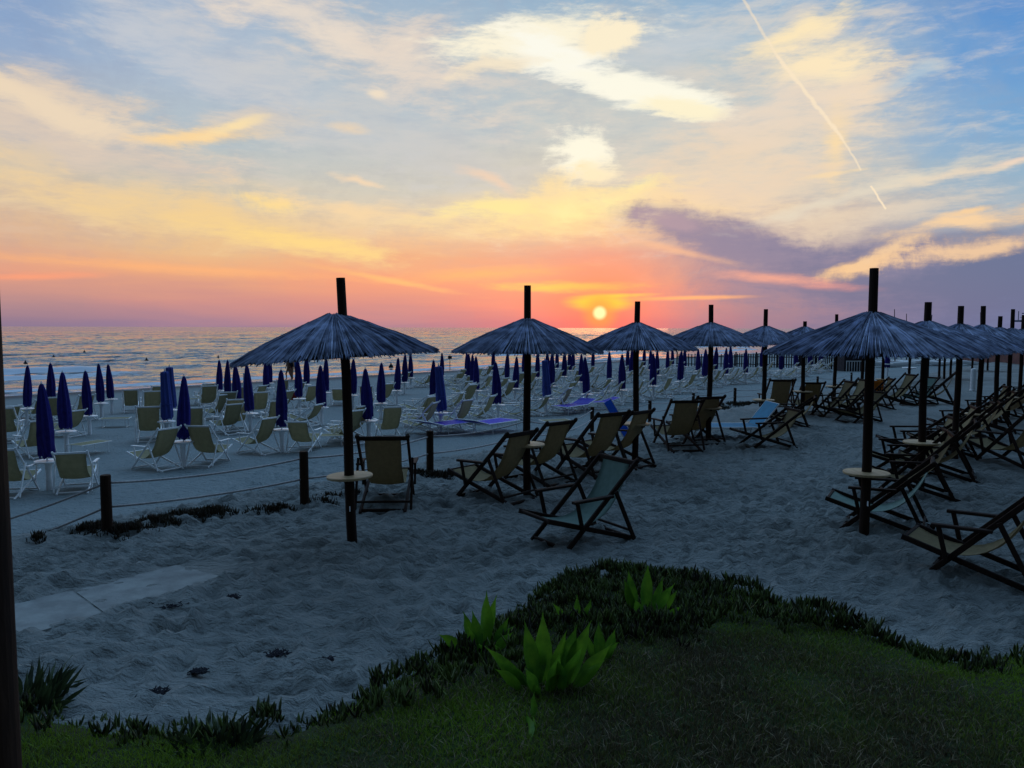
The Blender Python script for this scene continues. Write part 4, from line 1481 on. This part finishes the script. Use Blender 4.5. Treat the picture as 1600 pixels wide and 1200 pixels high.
leafy('dark tall leaf clump on the crown of the mound', 1003, 965, [
    (-.07, .0, .44, .10, 180, 5, 4, 88), (.03, .02, .48, .10, 60, 4, 6, 85), (.10, .03, .38, .08, 20, 12, 8, 80), (.08, -.05, .42, .09, 330, 22, 12, 70), (.15, .0, .30, .07, 10, 26, 16, 60), (-.02, -.07, .28, .08, 240, 22, 20, 60)])
leafy('single upright leaf pair right of the largest clump', 935, 1035, [(.0, .0, .32, .07, 90, 3, 5, 88), (-.03, .02, .26, .06, 170, 14, 10, 80), (.05, -.02, .30, .07, 350, 10, 8, 80)])
leafy('small pale leaf clump behind the largest clump', 902, 975, [(-.07, .0, .24, .05, 180, 30, 14, 80), (.0, .02, .26, .05, 90, 5, 5, 85), (.06, .0, .24, .06, 10, 12, 5, 80), (-.02, -.03, .2, .05, 240, 20, 10, 70)])
leafy('drooping grey-green leaf below the largest clump', 822, 1128, [(.0, -.02, .34, .075, 275, 40, 110, 20), (.04, .0, .2, .04, 80, 10, 10, 80)])


def parts_for(n):
    return 3 if n > 40 else n


def tuft(label, px, py, n, length, width, seed, spread=70, r=.12, mat='tuft'):
    x, y = at(px, py)
    parts = parts_for(n)
    root = thing('leafy_tuft', label, 'plant', (x, y, gz(x, y) - .01), 0, 'dark strappy tufts at the lawn edge')
    rg = random.Random(seed)
    for part in range(parts):
        m_ = ([], [])
        for _ in range(n // parts):
            a = rg.uniform(0, 360); rr = r * math.sqrt(rg.random())
            leaf_mesh(m_, (rr * math.cos(R(a)), rr * math.sin(R(a)) * .7, 0), length * rg.uniform(.6, 1.1), width * rg.uniform(.7, 1.2), R(a + rg.uniform(-30, 30)), R(rg.uniform(4, spread) * (.3 + rr / r)), R(rg.uniform(0, 35)), R(rg.uniform(0, 60)))
        mesh_np('leaf_bunch' if parts == 3 else 'leaf', m_[0], m_[1], M[mat], root, tint=np.repeat(np.random.default_rng(seed + part).uniform(0, 1, len(m_[0]) // 50), 50))
    return root


tuft('dark spiky tuft at the bottom edge of the sand, left of centre', 335, 1168, 110, .17, .018, 1, 60, .26)
tuft('dark bushy tuft beside the thick post at the left edge', 40, 1105, 130, .30, .026, 2, 55, .22)
tuft('spiky tuft sticking out at the right shoulder of the mound', 1312, 985, 26, .10, .014, 3, 50, .06)
tuft('small dry tuft on the sand right of the spiky tuft', 400, 1130, 18, .09, .010, 4, 70, .1)


# seaweed scraps on the sand
def scrap(label, px, py, s_, seed):
    x, y = at(px, py)
    rg = random.Random(seed)
    m_ = MB()
    for _ in range(80):
        a = rg.uniform(0, 6.28); r = s_ * .8 * rg.random() ** .9
        bx, by = r * math.cos(a), r * .6 * math.sin(a)
        pts = [(bx, by, .0)]
        aa = rg.uniform(0, 6.28)
        for k in range(2):
            aa += rg.uniform(-.6, .6)
            pts.append((pts[-1][0] + .02 * math.cos(aa), pts[-1][1] + .02 * math.sin(aa), rg.uniform(.002, .02)))
        m_.tube(pts, .005, 4)
    o = m_.build('seaweed_scrap', M['darkcloth'])
    o.location = (x, y, gz(x, y) + .02)
    o['label'] = label; o['category'] = 'seaweed'; o['group'] = 'dark scraps lying on the sand'


for i, (px, py, s_, lb) in enumerate([(245, 1088, .16, 'largest dark scrap on the sand above the spiky tuft'), (505, 1037, .11, 'dark scrap on the sand left of the mound, rightmost'),
                                      (432, 1026, .11, 'dark scrap on the sand left of the rightmost one'), (365, 937, .08, 'small dark scrap right of the concrete slabs'),
                                      (262, 948, .2, 'wide dark scrap just below the concrete slabs'), (310, 1055, .07, 'small dark scrap between the large scrap and the slabs')]):
    scrap(lb, px, py, s_, 60 + i)


# ------------------------------------------------------------------ people by the water
def person(label, px, py, yaw, shirt, shorts, step=.12, seed=0):
    x, y = at(px, py)
    while gz(x, y) < SEA_Z + .03:
        py += .5
        x, y = at(px, py)
    root = thing('person', label, 'person', (x, y, gz(x, y)), yaw)
    J = {'pelvis': (0, 0, .95, .13), 'waist': (0, 0, 1.1, .115), 'chest': (0, 0, 1.32, .15), 'neck': (0, .0, 1.48, .055), 'head': (0, .02, 1.60, .09), 'crown': (0, .01, 1.70, .07),
         'shl': (-.18, 0, 1.42, .06), 'ell': (-.25, .03, 1.13, .042), 'hal': (-.24, .12, .90, .03), 'shr': (.18, 0, 1.42, .06), 'elr': (.26, -.03, 1.13, .042), 'har': (.27, .05, .88, .03),
         'hil': (-.09, 0, .86, .09), 'knl': (-.10, step, .50, .06), 'anl': (-.10, step * .6, .08, .04), 'tol': (-.11, step * .6 + .16, .03, .03),
         'hir': (.09, 0, .86, .09), 'knr': (.10, -step * .3, .50, .06), 'anr': (.10, -step * 1.4, .10, .04), 'tor': (.11, -step * 1.4 + .15, .03, .03)}
    E = [('pelvis', 'waist'), ('waist', 'chest'), ('chest', 'neck'), ('neck', 'head'), ('head', 'crown'), ('chest', 'shl'), ('shl', 'ell'), ('ell', 'hal'), ('chest', 'shr'), ('shr', 'elr'), ('elr', 'har'),
         ('pelvis', 'hil'), ('hil', 'knl'), ('knl', 'anl'), ('anl', 'tol'), ('pelvis', 'hir'), ('hir', 'knr'), ('knr', 'anr'), ('anr', 'tor')]

    def skin(name, names, grow, mat):
        ks = [k for k in J if k in names]
        me = bpy.data.meshes.new(name)
        me.from_pydata([J[k][:3] for k in ks], [(ks.index(a), ks.index(b)) for a, b in E if a in names and b in names], [])
        o = bpy.data.objects.new(name, me); COL.objects.link(o); o.parent = root
        md = o.modifiers.new('skin', 'SKIN')
        for i_, k in enumerate(ks):
            sv = me.skin_vertices[0].data[i_]
            r_ = J[k][3] + grow
            sv.radius = (r_ * (1.15 if k in ('chest', 'pelvis', 'waist') else 1), r_ * (.8 if k in ('chest', 'waist') else 1))
            sv.use_root = (i_ == 0)
        ss_ = o.modifiers.new('sub', 'SUBSURF'); ss_.levels = 1; ss_.render_levels = 2
        me.materials.append(mat)
        return o
    body = skin('body', list(J), 0, M['skin'])
    if shirt:
        skin('shirt', ['pelvis', 'waist', 'chest', 'shl', 'shr'], .014, shirt)
    skin('shorts', ['pelvis', 'hil', 'hir', 'waist'], .022, shorts)
    h = MB()
    for k in range(1):
        rings = []
        for a in range(6):
            t_ = a / 5 * 1.45
            rings.append([(.098 * math.cos(t_) * math.cos(2 * math.pi * q / 14), .0 + .108 * math.cos(t_) * math.sin(2 * math.pi * q / 14) - .01, 1.635 + .105 * math.sin(t_)) for q in range(14)])
        h.loft(rings)
    h.build('hair', M['hair'], root, smooth=True)
    return root


person('person in dark swimwear walking at the water line, left of two others', 451, 590, 1.3, None, M['darkcloth'], .16)
person('person in dark top and red shorts standing at the water line', 456.5, 590, 2.6, M['darkcloth'], M['red'], .05)
person('person in a bright blue shirt standing at the water line', 463, 590, -.4, M['sky_blue'], M['darkcloth'], .08)

# ------------------------------------------------------------------ white sign board left of the third left parasol group
sg = thing('white_board', 'narrow white upright board beside a navy parasol under the left canopy', 'board')
x, y = at(384, 622)
sg.location = (x, y, gz(x, y)); sg.rotation_euler = (0, 0, .1)
p = MB(); p.bar((0, 0, 0.35), (0, 0, 1.35), .24, .03, up=(0, 1, 0)); p.build('panel', M['white'], sg)
for s_ in (-.09, .09):
    p = MB(); p.bar((s_, .03, -.1), (s_, .03, 1.3), .03, .025, up=(0, 1, 0)); p.build('leg', M['white'], sg)
sg2 = thing('white_bollard', 'white cylinder post on the sand between the right row poles', 'post')
x, y = at(1520, 612)
sg2.location = (x, y, gz(x, y))
p = MB(); p.lathe([(.11, -.1), (.11, .9), (.09, .96), (.02, .97)], 20); p.build('shaft', M['plastic'], sg2)
p = MB(); p.lathe([(.125, .0), (.125, .08), (.112, .1)], 20); p.build('foot', M['plastic'], sg2)

# far closed parasol with table and stall stuff right of the big pole
x, y = at(1386, 588)
CP[0].place('lone closed parasol seen between the big right pole and second right pole', (x, y, gz(x, y)), (0, 0, 1), .9, G2)
BT.place('white round table under the lone parasol right of the big pole', (x, y, gz(x, y)), (0, 0, 0), 1.4, G3)
BT.place('white round table farthest right behind the second right pole', (at(1420, 600)[0], at(1420, 600)[1], gz(*at(1420, 600))), (0, 0, 0), 1.2, G3)

# ------------------------------------------------------------------ picket fence across the beach
pf = thing('picket_fence', 'dark picket fence running across the far end of the beach', 'fence')
ends = [at(1058, 573), at(1150, 573), at(1250, 575), at(1300, 577), at(1350, 578)]
for (xa, ya), (xb, yb) in zip(ends, ends[1:]):
    L = math.hypot(xb - xa, yb - ya)
    nseg = max(1, int(round(L / 2.4)))
    for s_ in range(nseg):
        a = Vector((xa + (xb - xa) * s_ / nseg, ya + (yb - ya) * s_ / nseg, 0)); b = Vector((xa + (xb - xa) * (s_ + 1) / nseg, ya + (yb - ya) * (s_ + 1) / nseg, 0))
        m_ = MB(); z_ = gz(a.x, a.y)
        for k in range(9):
            q = a.lerp(b, (k + .5) / 9)
            m_.bar((q.x, q.y, z_ - .1), (q.x, q.y, z_ + 1.28 + .05 * (k % 2)), .10, .03, up=(0, 1, 0))
        for h in (.3, 1.0):
            m_.bar((a.x, a.y + .035, z_ + h), (b.x, b.y + .035, z_ + h), .03, .08)
        m_.build('picket_panel', M['picket'], pf)
        m_ = MB(); m_.bar((a.x, a.y + .1, z_ - .2), (a.x, a.y + .1, z_ + 1.45), .12, .12, up=(0, 1, 0)); m_.build('post', M['picket'], pf)

# small dark beach hut at the landward end, red wall behind, watch tower
hut = thing('beach_hut', 'small dark timber hut with white railing at the end of the picket fence', 'hut')
x, y = at(1336, 580)
hut.location = (x, y, gz(x, y)); hut.rotation_euler = (0, 0, .1)
m_ = MB(); m_.bar((0, .8, 0), (0, .8, 1.9), 1.9, 1.6, up=(0, 1, 0), ch=.01); m_.build('wall', M['picket'], hut)
m_ = MB(); m_.bar((-1.1, .8, 1.98), (1.1, .8, 1.98), 2.0, .10); m_.build('roof', M['picket'], hut)
m_ = MB()
for k in range(9):
    m_.bar((-.9 + k * .225, -.28, 0), (-.9 + k * .225, -.28, .8), .05, .03, up=(0, 1, 0))
m_.bar((-.95, -.28, .84), (.95, -.28, .84), .05, .06); m_.build('railing', M['white'], hut)
rw = thing('red_wall', 'low reddish wall closing the terrace at the far right', 'wall')
(xa, ya), (xb, yb) = at(1496, 573), at(1640, 574)
for k in range(6):
    u0, u1 = k / 6, (k + 1) / 6 - .004
    m_ = MB(); m_.bar((xa + (xb - xa) * u0, ya + (yb - ya) * u0, .42), (xa + (xb - xa) * u1, ya + (yb - ya) * u1, .42), .2, 1.1, ch=.03); m_.build('wall_panel', M['brick'], rw)
    m_ = MB(); m_.bar((xa + (xb - xa) * u0, ya + (yb - ya) * u0, 1.02), (xa + (xb - xa) * u1, ya + (yb - ya) * u1, 1.02), .28, .07); m_.build('coping', M['brick'], rw)

tw = thing('lifeguard_tower', 'blue-grey watch tower platform above the parasols at the right edge', 'tower')
tw.location = (61.4, 90, -.2)
for sx in (-.9, .9):
    for sy in (-.7, .7):
        m_ = MB(); m_.bar((sx, sy, 0), (sx * .85, sy * .85, 4.6), .14, .14); m_.build('leg', M['tower'], tw)
m_ = MB(); m_.bar((-2.6, 0, 3.75), (2.6, 0, 3.75), 1.8, .22); m_.build('platform', M['tower'], tw)
m_ = MB(); m_.bar((-1.2, 0, 4.66), (2.7, 0, 4.66), 2.2, .12); m_.build('roof', M['tower'], tw)
m_ = MB(); m_.tube([(-2.3, 0, 3.8), (-2.3, 0, 4.9)], .04, 6); m_.build('flag_pole', M['tower'], tw)
m_ = MB()
for s_ in (-1, 1):
    m_.bar((-1.5, s_ * .88, 4.2), (1.5, s_ * .88, 4.2), .05, .05)
for k in range(7):
    m_.bar((-1.5 + k * .5, -.88, 3.8), (-1.5 + k * .5, -.88, 4.2), .04, .04)
m_.build('railing', M['tower'], tw)


# beached sailing catamarans: hulls, beams and leaning masts
def catamaran(label):
    root = thing('catamaran', label, 'boat')
    for s_ in (-1, 1):
        h = MB(); rings = []
        for k in range(9):
            u = k / 8 * 2 - 1
            w = .16 * (1 - abs(u) ** 3) + .01; dz = .12 * u * u
            rings.append([(u * 2.3, s_ * .95 + w * math.cos(a), .28 + dz + .22 * math.sin(a) * (1 - .5 * abs(u) ** 4)) for a in [2 * math.pi * q / 10 for q in range(10)]])
        h.loft(rings); h.build('hull', M['white'], root, smooth=True)
    for x_ in (-.9, .9):
        b = MB(); b.tube([(x_, -.95, .5), (x_, .95, .5)], .04, 8); b.build('beam', M['white'], root)
    t_ = MB(); t_.bar((-.85, 0, .5), (.85, 0, .5), 1.7, .02); t_.build('trampoline', M['darkcloth'], root)
    t_ = MB(); t_.tube([(.9, 0, .5), (.62, 0, 4.9)], [.05, .03], 8); t_.build('mast', M['darkcloth'], root)
    return root


CT = Kind(catamaran('x'))
for px, py, dist, rz, h, lb in [(1389, 483, 70, .3, 1, 'thin mast of the beached catamaran left of the second right parasol'), (1410, 490, 74, .5, 1, 'thin mast of the beached catamaran just left of the second right canopy'),
                                (1464, 492, 72, 3.5, 1, 'thin mast of the beached catamaran between second and third right parasols'), (1523, 488, 71, .2, 1, 'leaning mast of the beached catamaran between third and fourth right parasols')]:
    r = ray(px, py)
    y_ = dist; x_ = r.x / r.y * dist
    zt = CAM_Z + r.z / r.y * dist
    g0 = gz(x_, y_)
    CT.place(lb, (x_, y_, g0), (0, 0, rz), (1, 1, (zt - g0) / 4.9), 'beached catamarans with thin masts')

# buoys and marker pole on the sea
def buoy(label, px, py):
    r = ray(px, py)
    t_ = (SEA_Z - CAM_Z) / r.z
    root = thing('buoy', label, 'buoy', (r.x * t_, r.y * t_, SEA_Z), 0, 'dark swimming area buoys')
    p = MB(); n = 12
    p.loft([[(rr * math.cos(2 * math.pi * k / n), rr * math.sin(2 * math.pi * k / n), z) for k in range(n)] for rr, z in ((.08, -.2), (.2, -.1), (.25, .05), (.22, .17), (.12, .27), (.05, .42))])
    p.build('float', M['darkcloth'], root, smooth=True)
    p = MB(); p.lathe([(.05, .40), (.06, .42), (.06, .48), (.02, .5)], 10); p.build('ring', M['darkcloth'], root)


for px, py, lb in [(40, 570, 'dark buoy on the sea above the leftmost thin parasol'), (84, 560, 'dark buoy on the sea second from the left'), (132, 552, 'dark buoy on the sea third from the left'),
                   (229, 565, 'dark buoy on the sea fourth from the left, near the breakers'), (341, 561, 'dark buoy on the sea left of the nearest left canopy'), (611, 574, 'dark buoy on the sea right of the nearest left pole')]:
    buoy(lb, px, py)
r = ray(703, 577); t_ = (SEA_Z - CAM_Z) / r.z
mp = thing('marker_pole', 'thin marker pole standing in the sea between the first two straw parasols', 'pole', (r.x * t_, r.y * t_, SEA_Z))
p = MB(); p.tube([(0, 0, -.5), (0, 0, 1.5)], .035, 8); p.build('shaft', M['darkcloth'], mp)
p = MB(); p.bar((-.2, 0, 1.2), (.2, 0, 1.2), .05, .3); p.build('mark', M['darkcloth'], mp)
